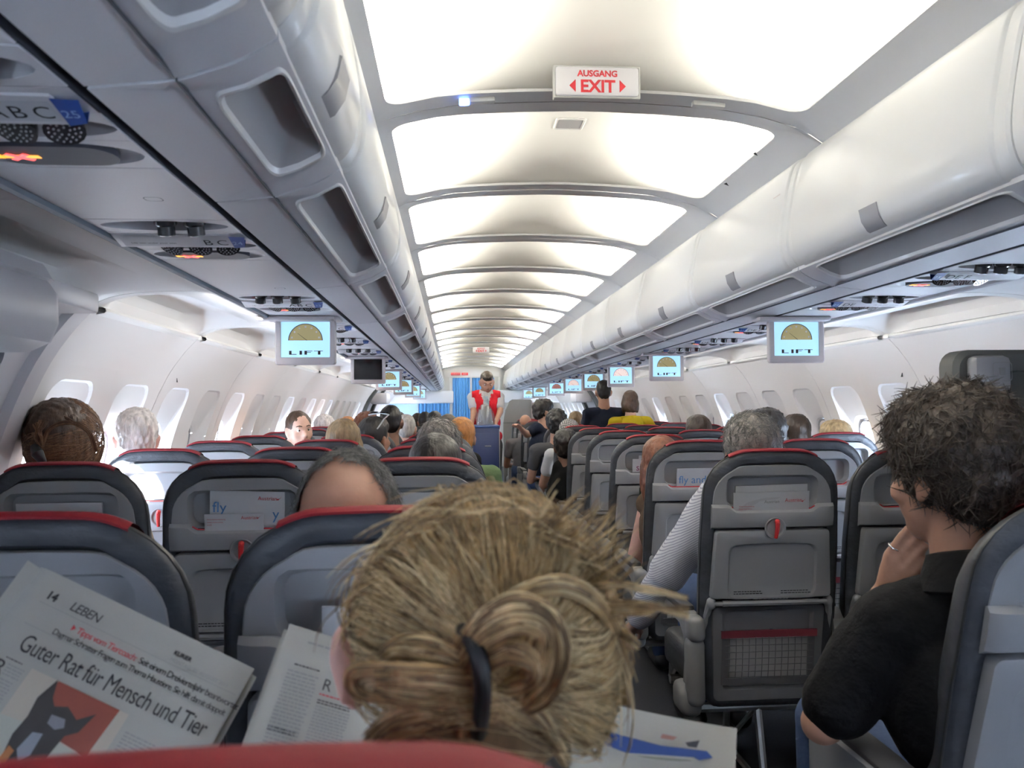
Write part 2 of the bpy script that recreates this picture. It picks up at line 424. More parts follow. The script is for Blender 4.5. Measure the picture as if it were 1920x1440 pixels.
for s in (-1, 1):
    cove(s, YB, .45); cove(s, .45, 1.50); cove(s, 1.50, YW)
    for k in range(9): cove(s, YW+BAY*k, YW+BAY*(k+1))
    cove(s, YD, YD+1.3)
    for k in range(4): cove(s, YD+1.3+BAY*k, min(YD+1.3+BAY*(k+1), YF))
# ---- exit doors
def doorpanel(s, y0, y1, name, near):
    mb = MB(); zs = list(np.linspace(0, 1.645, 40))
    prof = [(y0-.08, .03), (y0, .03), (y0+.02, -.012), (y0+.10, -.015), (y0+.115, .012), (y1-.115, .012), (y1-.10, -.015), (y1-.02, -.018), (y1, .0), (y1+.002, .03), (y1+.08, .03)]
    mb.loft([[(s*(xws(z)+d), y, z) for z in zs] for y, d in prof], False)
    d = struct(mb, name, m_door)
    bb = MB()   # slide cover: big rounded box under the ceiling, with a stepped top
    def bx(y, x, z): return (s*x, y, z)
    if near:
        sec = [(1.80, 1.68), (1.50, 1.685), (1.425, 1.67), (1.405, 1.635), (1.415, 1.63), (1.395, 1.60), (1.392, 1.53), (1.41, 1.485), (1.46, 1.462), (1.56, 1.462), (1.82, 1.47)]
        def loopat(y, k=1): return [(s*(1.62+(x-1.62)*k), y, 1.575+(z-1.575)*k) for x, z in sec]
        bb.loft([loopat(1.05), loopat(1.96), loopat(1.985, .97), loopat(2.0, .90)], False)
        bb.loft([[(s*x, 2.0, z) for x, z in [(1.62+(x-1.62)*.9, 1.575+(z-1.575)*.9) for x, z in sec]], [(s*1.62, 2.0, 1.575)]*len(sec)], False)
        bb.build('slide_cover', m_door, d)
        cb = MB(); cb.rbox((s*1.60, 2.22, 1.640), (.20, .46, .06), .012); cb.build('hinge_cover', m_door, d)
        gb = MB(); gp = []
        for z in np.linspace(1.46, 1.02, 10): gp.append((s*(xws(z)-.03), 2.30, z))
        gb.tube(gp, [.012]+[.022]*8+[.016], 8); gb.build('assist_handle', m_latch, d)
        hb = MB()
        hb.loft([[(s*(xws(z)-.017), 2.30+a, z) for a, z in rr(.05, .26, .045, 4, 8, 0, 1.24)], [(s*(xws(z)+.02), 2.30+a, z) for a, z in rr(.04, .25, .035, 4, 8, 0, 1.24)]], True, False, True)
        hb.build('handle_recess', m_latch, d)
        kb = MB(); kb.loft([[(s*(xws(z)-.016), 2.12+e, z) for z in np.linspace(.3, 1.45, 16)] for e in (0, .012)], False); kb.build('door_gap', m_dark, d)
    else:
        for q in (y0+.05, y1-.05):
            fb = MB(); fb.loft([[(s*(xws(z)-o), q+e, z) for z in np.linspace(.3, 1.66, 20)] for e, o in ((-.10, 0), (-.09, .045), (.09, .045), (.10, 0))], False); fb.build('door_frame', m_jump, d)
        bb.rbox((s*1.60, (y0+y1)/2, 1.50), (.26, .6, .17), .03); bb.build('slide_cover', m_door, d)
    return d
doorpanel(-1, -.05, YW, 'door_1', True)
doorpanel(-1, YD, YD+1.3, 'door_2', False)
doorpanel(1, YD, YD+1.3, 'door_3', False)
# ---- overhead bins
def seg(y0, y1):
    return [(y0+.0012, .022), (y0+.003, .006), (y0+.010, .0005), (y0+.045, 0), (y0+.05, -.006), (y0+.056, -.008), (y1-.056, -.008), (y1-.05, -.006), (y1-.045, 0), (y1-.010, .0005), (y1-.003, .006), (y1-.0012, .022)]
_bp = [(.80, 2.18), (.715, 2.158), (.689, 2.135), (.668, 2.06), (.649, 1.96), (.640, 1.90), (.638, 1.865), (.643, 1.826), (.655, 1.797), (.672, 1.776), (.70, 1.772)]
def smoothprof(p, n):
    p = np.array(p); t = np.r_[0, np.cumsum(np.hypot(*np.diff(p, axis=0).T))]; q = np.linspace(0, t[-1], n)
    x = np.interp(q, t, p[:, 0]); z = np.interp(q, t, p[:, 1])
    for _ in range(2):
        x[1:-1] = (x[:-2]+2*x[1:-1]+x[2:])/4; z[1:-1] = (z[:-2]+2*z[1:-1]+z[2:])/4
    return list(zip(x, z))
BP = smoothprof(_bp, 30)
def overhead_bin(s, y0, y1, label):
    yc = (y0+y1)/2
    t = empty('overhead_bin', (s*.70, yc, 1.72), label, 'overhead bin', 'overhead bins on the %s side' % ('left' if s < 0 else 'right'))
    ox, oy, oz = t.location
    def q(x, y, z): return (s*x-ox, y-oy, z-oz)
    mb = MB(); mb.loft([[q(x+d, y, z) for x, z in BP] for y, d in seg(y0, y1)], False)
    door = mb.build('bin_door', m_bin, t)
    lb = MB(); ly = yc; w = .058
    zz = [p[1] for p in BP][::-1]; xx = [p[0] for p in BP][::-1]
    bx = lambda z: float(np.interp(z, zz, xx))
    lat = [(bx(z)-.007, z) for z in np.linspace(1.866, 1.780, 9)]+[(bx(1.775)+.010, 1.774)]+[(bx(z)+.012, z) for z in np.linspace(1.79, 1.866, 5)]
    k = lambda o, e: [q(x+e if i < 9 else x, ly+o, z) for i, (x, z) in enumerate(lat)]
    lb.loft([k(-w, .004), k(-w+.005, 0), k(w-.005, 0), k(w, .004)], True, True, True)
    la = lb.build('latch', m_latch, door)
    fb = MB(); fp = [(bx(z)-e, z) for z, e in ((1.850, .006), (1.848, .012), (1.815, .013), (1.79, .012), (1.778, .006))]
    fb.loft([[q(x, ly+o, z) for x, z in fp] for o in (-w+.014, w-.014)], False); fb.loft([[q(x, ly-w+.014, z) for x, z in fp]], True, True); fb.loft([[q(x, ly+w-.014, z) for x, z in fp]], True, True)
    fb.build('latch_flap', mat('latch_light', (.32, .32, .34), .3, coat=.2), la)
    # underside: curved panel with a long hand recess
    def un(u): # u 0..1 from door edge to service channel
        return (float(np.interp(u, [0, .10, .25, .52, 1], [.676, .694, .728, .794, .900])), float(np.interp(u, [0, .10, .25, .52, 1], [1.770, 1.757, 1.739, 1.717, 1.705])))
    pb = MB()
    def lp(poly, up, g=0):
        o = []
        for y, u in poly:
            x, z = un(min(max(u, 0), 1)); o.append(q(x, y, z+up))
        return o
    hl = (y1-y0)/2
    cy_ = yc-.02; rl = hl-.10
    loops = [lp([(y, u) for y, u in rr(hl-.0015, .5, .0004, 5, 14, yc, .5)], .012), lp(rr(hl-.004, .5, .0004, 5, 14, yc, .5), 0), lp(rr(rl+.02, .205, .05, 5, 14, cy_, .235), 0)]
    pb.loft(loops); pan = pb.build('lower_panel', m_binlow, t)
    rb = MB(); rb.loft([lp(rr(rl+.02, .205, .05, 5, 14, cy_, .235), 0), lp(rr(rl+.015, .20, .05, 5, 14, cy_, .235), -.003), lp(rr(rl+.006, .19, .05, 5, 14, cy_, .235), -.002), lp(rr(rl, .18, .05, 5, 14, cy_, .235), .006)])
    rb.build('recess_rim', m_bin, t)
    hb = MB(); hb.loft([lp(rr(rl, .18, .05, 5, 14, cy_, .235), .006), lp(rr(rl-.02, .15, .05, 5, 14, cy_, .22), .03), lp(rr(rl-.06, .09, .04, 5, 14, cy_, .20), .042)], True, False, True)
    hb.build('hand_recess', m_recess, t)
    gb = MB(); x, z = un(.53); gb.box(s*x-ox-.0012, s*x-ox+.0012, y0-oy+.003, y1-oy-.003, z-oz-.0008, z-oz+.006); gb.build('panel_seam', m_dark, t)
    return t
for s in (-1, 1):
    sd = 'left' if s < 0 else 'right'
    if s < 0: iv = [(-.62, .447), (.447, .980), (.980, 1.513)]
    else: iv = [(-.62, .447), (.447, 1.513)]
    iv += [(1.513+BAY*k, 1.513+BAY*(k+1)) for k in range(15)]
    iv = iv[1:]
    for i, (a, b) in enumerate(iv):
        if s < 0:
            lab = ('white overhead bin half cut off by the top left edge of the picture', 'short white overhead bin on the left with the deep grey hand recess nearest the top')[i] if i < 2 else 'white overhead bin on the left side, %s one beyond the short bin' % ORD[i-2].replace('nearest', 'first')
        else:
            lab = 'white overhead bin cut off by the right edge of the picture' if i == 0 else ('large white overhead bin on the right with a clearly visible grey latch' if i == 1 else 'white overhead bin on the right side, %s one beyond the large near bin' % ORD[i-2].replace('nearest', 'first'))
        overhead_bin(s, a, b, lab)
# ================================================================== SERVICE UNITS, MONITORS, SIGNS
PZ = 1.703; PXC = 1.057; PHW = .140
def ell_like(poly, w, h, c=(0, 0), p=1.0):
    o = []
    for x, y in poly:
        a = math.atan2((y-c[1])/h, (x-c[0])/w); o.append((c[0]+w*math.cos(a), c[1]+h*math.sin(a)*(abs(math.sin(a))**(p-1) if p != 1 else 1)))
    return o
def strip_well(mb, wb, y0, y1, hw, hh, dep, lens=True, xo=0):
    yc = (y0+y1)/2; outer = rr(PHW, (y1-y0)/2, .0004, 5, 8, 0, yc); outer = outer
    if lens:
        A = ell_like(outer, hw, hh, (xo, yc)); B = ell_like(outer, hw*.96, hh*.9, (xo, yc)); C = ell_like(outer, hw*.82, hh*.55, (xo, yc))
    else:
        A = rr(hw, hh, hh*.98, 5, 8, xo, yc); B = rr(hw*.97, hh*.9, hh*.88, 5, 8, xo, yc); C = rr(hw*.95, hh*.8, hh*.78, 5, 8, xo, yc)
    f = lambda q, z: [(x, y, z) for x, y in q]
    mb.loft([f(outer, .002), f(rr(PHW-.001, (y1-y0)/2-.0012, .0004, 5, 8, 0, yc), 0), f(A, 0)])
    wb.loft([f(A, 0), f(B, dep*.5), f(C, dep)], True, False, True)
m_well = mat('well_grey', (.50, .50, .53), .35)
m_lamp = mat('lamp_black', (.03, .03, .033), .25, coat=.4)
m_sgn = mat('sign_dark', (.06, .06, .075), .5, spec=.2)
def service_unit(s, y0, num, letters, near, label, missing=()):
    t = empty('passenger_service_unit', (s*PXC, y0, PZ), label, 'service panel', 'overhead service panels on the %s side' % ('left' if s < 0 else 'right'))
    pm, wm = MB(), MB()
    strip_well(pm, wm, -.185, -.075, .128, .043, .022)
    pm.loft([[(x, y, 0) for x in (-PHW, PHW)] for y in (-.075, .012)], False)
    strip_well(pm, wm, .012, .115, .128, .040, .020, xo=.012*s*-1)
    strip_well(pm, wm, .115, .245, .132, .056, .010, xo=0)
    pm.build('faceplate', m_psu, t); wm.build('well', m_well, t)
    xs = [-.055, .0, .058] if near else [-.05, .03]
    for i, x in enumerate(xs):
        if s < 0 and num == 24 and i == 0: continue
        b = MB(); a = Vector((x, -.128, .016)); d = Vector((.08*(i-1), .35, -1)).normalized()
        b.tube([a, a+d*.012, a+d*.016, a+d*.034, a+d*.036], [.024, .022, .0175, .0175, .014], 16)
        b.build('reading_light', m_lamp, t)
    for i, x in enumerate([-.05, .008, .062]):
        if not near and i == 1: continue
        b = MB(); a = Vector((x-.012*s, .056, .018)); d = Vector((.25*(i-1), -.45, -1)).normalized()
        b.tube([a, a+d*.022, a+d*.034], [.016, .024, .026], 16); nz = b.build('air_nozzle', m_lamp, t)
        if near:
            g = MB(); c = a+d*.0345; ux = d.cross(Vector((0, 1, 0))).normalized(); uy = d.cross(ux)
            for r in (.007, .013, .019):
                n = int(r*800)
                for k in range(n):
                    an = 2*PI*k/n; p = c+(ux*math.cos(an)+uy*math.sin(an))*r; g.sphere(p, .0018, 6, 4)
            g.build('grille', m_latch, nz)
    # label bar, its face tilted to the rear
    bx0, bx1 = (-.138, .108) if s < 0 else (-.108, .138)
    lb = MB(); sec = [(-.056, 0), (-.054, -.003), (.003, -.017), (.009, -.015), (.011, 0)]
    lb.loft([[(x, y, z) for y, z in sec] for x in (bx0, bx1)], False); lb.loft([[(bx0, y, z) for y, z in sec]], True, True); lb.loft([[(bx1, y, z) for y, z in sec]], True, True)
    bar = lb.build('label_bar', m_psu, t)
    up = Vector((0, -.057, .014)).normalized(); n = Vector((1, 0, 0)).cross(up)
    def face(x, v): return Vector((x, .003, -.017))+up*v+n*.0012
    cb = MB(); cb.add([face(bx0+.012, .008), face(bx1-.006, .008), face(bx1-.006, .050), face(bx0+.012, .050)], [(0, 1, 2, 3)])
    card = cb.build('letter_card', m_paper if near and s < 0 and num == 25 else m_psu, bar)
    tb = MB(); xl = {-1: (.018, .046, .074), 1: (-.098, -.070, -.042)}[s]
    for ch, x in zip(letters, xl):
        if ch in missing: continue
        text_into(tb, ch, basis(face(x, .016)+n*.0012, Vector((1, 0, 0)), up), .036, bold=.0)
    if near and num != 25: text_into(tb, 'Life vest under your seat', basis(face(bx0+.03 if s < 0 else .02, .022)+n*.0012, Vector((1, 0, 0)), up), .0095)
    if tb.v: tb.build('lettering', m_ink, bar, smooth=False)
    gb = MB(); xe = bx1 if s < 0 else bx0; q = 1 if s < 0 else -1
    gb.add([face(xe-.002*q, -.002), face(xe+.022*q, .004), face(xe+.032*q, .054), face(xe-.002*q, .056)], [(0, 1, 2, 3)])
    gb.add([face(xe-.002*q, -.002)-n*.02, face(xe+.022*q, .004)-n*.02, face(xe-.002*q, -.002), face(xe+.022*q, .004)], [(0, 1, 3, 2)])
    tg = gb.build('row_tag', m_tagblue, t)
    if near:
        nb = MB(); text_into(nb, str(num), basis(face(xe+(.000 if s < 0 else -.026), .018)+n*.0012, Vector((1, 0, 0)), up), .022); nb.build('row_number', mat('tag_text', (.35, .5, .75), .5), tg, smooth=False)
    # no smoking sign
    sb = MB(); sb.loft([[(x, y, z) for x, y in rr(.090, .044, .043, 5, 8, -.004*s, .181)] for z in (.008, -.003)], True, False, True)
    sg = sb.build('sign_window', m_sgn, t)
    x0 = -.080 if s < 0 else -.085
    ob = MB(); ob.box(x0+.012, x0+.062, .176, .188, -.0045, -.0036)
    if near:
        for k in range(3): ob.box(x0+.001, x0+.010, .174+.006*k, .178+.006*k, -.0045, -.0036)
    ob.build('cigarette_symbol', m_glow_o, sg)
    rb = MB()
    for a in (1, -1): rb.rbox((x0+.034, .182, -.0048), (.040, .009, .0012), .0004, 1, Matrix.Rotation(a*.75, 4, 'Z'))
    rb.build('cross_symbol', m_glow_r, sg)
    return t
UL = [1.05, 1.83, 2.90, 3.72, 4.47, 5.25, 6.22, 6.98, 8.10, 8.86, 9.62, 10.36, 11.12, 11.88]
UR = [1.45, 2.25, 2.87, 3.83, 4.55, 5.24, 6.06, 6.73, 7.52, 8.15, 8.92, 9.58, 10.4, 11.1]
MLy = [3.34, 5.80, 7.70, 9.97, 12.4, 14.9]
MRy = [3.36, 5.58, 7.12, 8.52, 9.96, 11.60, 13.9, 15.8]
for i, y in enumerate(UL):
    lab = ('overhead service panel at the left edge with row tag 25', 'overhead service panel on the left with row tag 24')[i] if i < 2 else ('overhead service panel directly in front of the pinkish near left monitor' if i == 2 else 'overhead service panel on the left, %s one beyond the pinkish near monitor' % ORD[i-3].replace('nearest', 'first'))
    service_unit(-1, y, 25-i, 'ABC', y < 6, lab, missing='A' if i == 1 else '')
for i, y in enumerate(UR):
    lab = 'dark overhead service panel at the right edge above the jump seat' if i == 0 else ('overhead service panel at right with glowing sign, nearest the picture edge' if i == 1 else ('overhead service panel just in front of the large right monitor' if i == 2 else 'overhead service panel on the right, %s one beyond the large near monitor' % ORD[i-3].replace('nearest', 'first')))
    service_unit(1, y, 26-i, 'DEF', y < 6, lab, missing='F' if i == 2 else '')
# infill panels of the service channel
for s, U, Mn in ((-1, UL, MLy), (1, UR, MRy)):
    ys = [YB]+sum([[u-.185, u+.245] for u in U], [])+[YEND+1.2]
    for a, b in zip(ys[0::2], ys[1::2]):
        n = max(1, round((b-a)/.55))
        for k in range(n):
            p, q = a+(b-a)*k/n+.002, a+(b-a)*(k+1)/n-.002
            mb = MB(); mb.rbox((s*PXC, (p+q)/2, PZ+.006), (.281, q-p, .012), .002, 1); struct(mb, 'ceiling', m_psu)
            if q-p > .3 and p < 6:
                rb = MB(); rb.loft([[(s*PXC+.055+x, q-.16+y, PZ-.0006) for x, y in rr(.016, .014, .009, 4, 0)], [(s*PXC+.055+x, q-.16+y, PZ-.0006) for x, y in rr(.0145, .0125, .008, 4, 0)]])
                rb.build('access_hole', m_dark, bpy.data.objects[list(bpy.data.objects.keys())[-1]] if False else None)['kind'] = 'structure'
# ---- drop-down monitors
def monitor(s, x, y, on, label, tint=0):
    t = empty('overhead_monitor', (x, y, PZ), label, 'monitor', 'drop-down monitors on the %s side' % ('left' if s < 0 else 'right'))
    w, h, top = .122, .092, -.012; zc_ = top-h
    hp = MB(); hp.rbox((-.012, .03, -.006), (.30, .13, .012), .004); hp.rbox((-.03, -.035, -.011), (.31, .05, .018), .006); hp.build('hinge_plate', m_mon, t)
    b = MB(); f = lambda poly, d: [(px, d, zc_+pz) for px, pz in poly]
    so_ = .012
    b.loft([f(rr(w-.006, h-.006, .01), .034), f(rr(w, h, .012), .028), f(rr(w, h, .012), .004), f(rr(w-.004, h-.004, .010), 0), f(rr(.100, .0745, .003, 6, 6, 0, so_)[:len(rr(w, h, .012))] if False else rr(.100, .0745, .003, 5, 6, 0, so_), 0), f(rr(.098, .0725, .003, 5, 6, 0, so_), .006)], True, True, False)
    b.build('housing', m_mon, t)
    sb = MB(); sb.loft([f(rr(.0985, .073, .002, 5, 6, 0, so_), .0055), f(rr(.0985, .073, .002, 5, 6, 0, so_), .009)], True, True, True)
    sc = sb.build('screen', m_screen if on else m_scroff, t)
    if on:
        cz = zc_+so_-.004; R = .0665
        db = MB(); arc = [(R*math.cos(a), R*math.sin(a)) for a in np.linspace(0, PI, 28)]
        db.loft([[(u, .0050, cz+v) for u, v in arc]], True, True); db.build('dial', (m_scrW, mat('dial_pink', (.75, .6, .55), .4, emit=.5, ecol=(.8, .62, .55)), mat('dial_rust', (.35, .16, .12), .4, emit=.25, ecol=(.4, .15, .12)))[tint], sc)
        ob = MB(); ob.loft([[(u*k, .0047, cz+v*k) for u, v in arc] for k in (1.0, 1.045)], False)
        a = math.radians(142); d = Vector((math.cos(a), 0, math.sin(a))); pn = Vector((-d.z, 0, d.x))
        c = Vector((.006, .0045, cz)); ob.add([c-pn*.001, c+pn*.001, c+d*.048+pn*.0005, c+d*.048-pn*.0005], [(0, 1, 2, 3)])
        ob.build('dial_pointer', m_ink, sc, smooth=False)
        wb = MB()
        for k in range(7):
            an = PI*(.07+.86*k/6); q = [(.0042*math.cos(z), .0042*math.sin(z)) for z in np.linspace(0, 2*PI, 9)[:-1]]
            wb.loft([[(.056*math.cos(an)+u, .0046, cz+.056*math.sin(an)+v) for u, v in q]], True, True)
        wb.build('dial_marks', m_paper, sc, smooth=False)
        lb = MB(); z0, z1 = zc_+so_-.062, zc_+so_-.046
        def bar(x0, x1, a_, b_): lb.box(x0, x1, .0040, .0048, a_, b_)
        bar(-.066, -.056, z0, z1); bar(-.056, -.036, z0, z0+.0025)
        bar(-.024, -.014, z0, z1)
        bar(-.004, .006, z0, z1); bar(.006, .028, z1-.0022, z1); bar(.006, .022, z1-.0075, z1-.0055)
        bar(.050, .060, z0, z1); bar(.034, .070, z1-.0022, z1)
        lb.build('lettering', m_ink, sc, smooth=False)
    return t
ml = ['pinkish grey monitor hanging on the left, the nearest and largest of that row', 'monitor with a black switched-off screen hanging on the left', 'lit monitor right behind the switched-off one on the left', 'lit monitor on the left, second beyond the switched-off one', 'lit monitor on the left, third beyond the switched-off one', 'lit monitor on the left, farthest of that row']
mr = ['large grey monitor hanging on the right, the nearest of that row', 'lit monitor on the right, next beyond the large near one', 'monitor with a paler pink dial on the right above the standing boy', 'lit monitor on the right, just left of the standing boy\'s head', 'lit monitor with pale dial on the right, second left of the standing boy', 'monitor with a dark red dial on the right', 'small distant lit monitor on the right, beyond the dark red dial', 'farthest lit monitor on the right, next to the front partition']
for i, (y, l) in enumerate(zip(MLy, ml)): monitor(-1, -1.065, y, i != 1, l)
for i, (y, l) in enumerate(zip(MRy, mr)): monitor(1, 1.01 if i == 0 else 1.04, y, True, l, {2: 1, 4: 1, 5: 2}.get(i, 0))
# ---- exit signs on the ceiling
def exit_sign(p, label):
    t = empty('exit_sign', p, label, 'exit sign')
    b = MB(); f = lambda poly, d: [(x, d, z) for x, z in poly]
    b.loft([f(rr(.137, .051, .004), .02), f(rr(.137, .051, .004), -.004), f(rr(.134, .048, .004), -.006), f(rr(.130, .044, .008), -.002)], True, True, False); b.build('frame', m_frost, t)
    b = MB(); b.loft([f(rr(.130, .044, .008), .0), f(rr(.130, .044, .008), -.010), f(rr(.124, .038, .008), -.013)], True, False, True); pl = b.build('sign_face', m_signw, t)
    b = MB(); B = lambda x, z: basis((x, -.0142, z), (1, 0, 0), (0, 0, 1))
    text_into(b, 'AUSGANG', B(0, .014), .027, align='CENTER', bold=.0009, spacing=.97)
    text_into(b, 'EXIT', B(0, -.035), .054, align='CENTER', bold=.0016, spacing=.99)
    for q in (1, -1): b.add([(q*.089, -.0142, -.016), (q*.069, -.0142, .004), (q*.069, -.0142, -.036)], [(0, 1, 2)])
    b.build('lettering', m_signred, pl, smooth=False)
    return t
p = P(1119, 155, 2.47); exit_sign((p.x, 2.47, p.z), 'large white sign with red AUSGANG EXIT letters on the ceiling, nearest')
p = P(902, 656, 13.1); exit_sign((p.x, 13.1, p.z), 'small distant white AUSGANG EXIT sign far down the ceiling')
def dome_z(x, y):
    k = math.floor((y-RIB0)/BAY)+1; yc = RIB0+BAY*(k-.5); v = abs((y-yc)/(BAY/2-HR*.55)); g = 1-min(v, 1)**3.2
    return zc(min(abs(x), .70))+.014+.128*g*(1-.25*(abs(x)/.82)**2)
for (px, py, y, lab) in ((1068, 249, 3.20, 'square grey ceiling loudspeaker just behind the large exit sign'), (978, 461, 5.27, 'square ceiling loudspeaker half hidden behind the third ceiling rib')):
    q = P(px, py, y); z = dome_z(q.x, y)
    t = empty('ceiling_speaker', (q.x, y, z), lab, 'loudspeaker')
    b = MB(); b.loft([[(x, yy, zz) for x, yy in rr(a, a, r, 4, 0)] for a, r, zz in ((.062, .012, .012), (.062, .012, -.004), (.056, .010, -.007), (.050, .008, -.004))]); b.build('frame', m_frost, t)
    b = MB(); b.loft([[(x, yy, -.0035) for x, yy in rr(.050, .050, .008, 4, 0)]], True, True); b.build('grille', m_recess, t)
# attendant call lights on the first rib
yl = RIB0-.045
for (px0, px1, py, blue, lab) in ((860, 928, 196, True, 'slim call light with glowing blue end on the first ceiling rib'), (1298, 1358, 205, False, 'slim unlit call light at right on the first ceiling rib')):
    a, c = P(px0, py, yl), P(px1, py, yl); xm = (a.x+c.x)/2; w = (c.x-a.x)/2; z = zc(xm)
    t = empty('call_light', (xm, yl, z), lab, 'call light')
    sl = (zc(c.x)-zc(a.x))/(c.x-a.x); rot = Matrix.Rotation(-math.atan(sl), 4, 'Y')
    b = MB(); b.rbox((0, 0, -.006), (2*w, .03, .018), .004, 2, rot); b.build('housing', m_frost, t)
    if blue:
        b = MB(); b.rbox((-w+.018, -.004, -.010+sl*(-w+.018)), (.034, .028, .018), .005, 2, rot); b.build('blue_lens', m_glow_b, t)
# tiny black triangles marking rows
for i, (px, py, lab) in enumerate(((1415, 340, 'tiny black triangle marker on the right ceiling strip, nearer one'), (1361, 378, 'tiny black triangle marker on the right ceiling strip, farther one'))):
    y = 2.9+.38*i; q = P(px, py, y); x = q.x; z = zc(x)-.002
    b = MB(); b.add([(0, -.012, 0), (.018, .010, -.008), (-.004, .012, .001)], [(0, 1, 2)]); o = b.build('row_marker', m_ink, smooth=False, loc=(x, y, z)); tag(o, lab, 'marker')
for s, y, z, lab in ((1, 3.80, 1.472, 'tiny black triangle marker on the right sidewall'), (-1, 3.82, 1.468, 'tiny black triangle marker on the left sidewall between windows')):
    b = MB(); b.add([(0, -.004, .016), (0, .010, -.012), (0, -.010, -.012)], [(0, 1, 2)]); o = b.build('row_marker', m_ink, smooth=False, loc=(s*(xws(z)-.0045), y, z)); tag(o, lab, 'marker')
b = MB(); b.loft([[(0, y, z) for y, z in ((-.03, .02), (.03, .02), (.03, -.02), (-.03, -.02))]], True, True)
q = P(1466, 352, 2.72); o = b.build('warning_sticker', mat('sticker', (.75, .68, .66), .5), smooth=False, loc=(.6605, 2.70, 2.03)); o.rotation_euler = (0, math.radians(-10), 0); tag(o, 'small red-printed sticker on the second right bin door', 'sticker')
b = MB()
for k in range(3): b.add([(-.0008, -.024, .012-.011*k), (-.0008, .020-.006*k, .012-.011*k), (-.0008, .020-.006*k, .008-.011*k), (-.0008, -.024, .008-.011*k)], [(0, 1, 2, 3)])
b.build('print', m_inkred, o, smooth=False)
# ---- far header, curtains and class divider
def curtain(x0, x1, y, z0, z1, label, folds, group=None):
    b = MB(); n = folds*10; L = []
    for z in np.linspace(z0, z1, 8):
        a = .022*(1-.35*(z-z0)/(z1-z0)); L.append([(x0+(x1-x0)*i/n, y+a*math.sin(2*PI*folds*i/n)+.4*a*math.sin(5.1*i/n*folds+1), z) for i in range(n+1)])
    b.loft(L, False); o = b.build('curtain', m_curt); return tag(o, label, 'curtain', group)
YC = 16.6
a, c = P(844, 700, YC), P(942, 700, YC)
curtain(-.46, -.10, YC, .03, 1.97, 'long blue curtain hanging left of the standing attendant', 7, 'blue curtains closing the aisle')
curtain(-.06, .40, YC+.05, .03, 1.97, 'long blue curtain hanging right behind the standing attendant', 8, 'blue curtains closing the aisle')
b = MB(); hp = [(-.56+i*1.06/24, 2.08+.07*math.sin(PI*i/24)) for i in range(25)]
b.loft([[(x, y, 1.985) for x, z in hp] for y in (YC-.04, YC+.06)]+[[(x, y, z) for x, z in hp] for y in (YC+.06, YC-.04)]+[[(x, YC-.04, 1.985) for x, z in hp]], False)
struct(b, 'trim_5', m_bin)
for (x, w, txt, lab) in ((-.395, .095, 'AUSGANG', 'small dark red AUSGANG sign on the header above the curtain'), (-.205, .065, 'EXIT', 'small dark red EXIT sign on the header above the curtain')):
    t = empty('exit_sign', (x, YC-.055, 2.045), lab, 'exit sign')
    b = MB(); b.rbox((0, 0, 0), (2*w, .02, .052), .004); f = b.build('sign_face', m_signred, t)
    b = MB(); text_into(b, txt, basis((0, -.0115, -.013), (1, 0, 0), (0, 0, 1)), .036, align='CENTER'); b.build('lettering', m_paper, f, smooth=False)
for s in (-1, 1):
    b = MB(); b.rbox((s*1.16, YC, 1.575), (1.44, .06, .26), .03); struct(b, 'trim_6', m_bin)
    if s < 0:
        curtain(-1.15, -.52, YC, .4, 1.45, 'short blue curtain under the left header panel', 9)
        b = MB(); b.box(-1.75, -1.16, YC, YC+.02, .3, 1.44); struct(b, 'wall_left', mat('divider_pale', (.45, .66, .88), .5))
    b = MB(); b.rbox((s*.50, YC+.05, .99), (.05, .05, 1.98), .01); struct(b, 'trim_7', m_frost)
# ================================================================== SEATS
def outl(ins, n=7, zt=1.168, zb=.30, hw=.236, rt=.135, rb=.05):
    "outline of the seat back in (x,z): rounded top with a slight crown, tapering to the bottom"
    o = []
    zt -= ins; zb += ins; hw -= ins; rt = max(rt-ins*.8, .02); rb = max(rb-ins, .01)
    def hwz(z): return hw-.030*max(0, (.62-z)/.32)-.012*max(0, (z-.85)/.3)
    for sx in (1, -1):
        pts = []
        for k in range(n+1):
            a = PI/2*k/n; pts.append((hwz(zt-rt)-rt+rt*math.cos(a), zt-rt+rt*math.sin(a)*1.0))
        crown = [(hwz(1)*f, 0) for f in ()]
        side = [(hwz(z), z) for z in np.linspace(zb+rb, zt-rt, 9)[:-1]]
        bot = [(hwz(zb)-rb+rb*math.sin(PI/2*k/4), zb+rb-rb*math.cos(PI/2*k/4)) for k in range(4)]
        top = [(x, z) for x, z in pts]
        lst = bot+side+top
        e = top[-1][0]
        lst += [(e*(1-t), zt) for t in (.33, .66)]
        if sx < 0: lst = [(-x, z) for x, z in lst[::-1]]
        o += lst
    cr = lambda x, z: z+(.010*(1-(x/.2)**2) if z > zt-.004 and abs(x) < .2 else 0)
    return [(x, cr(x, z)) for x, z in o]
class Seat:
    tilt = .13
    def S(s, x, z, d): return (x, -(z-1.0)*s.tilt+d, z)
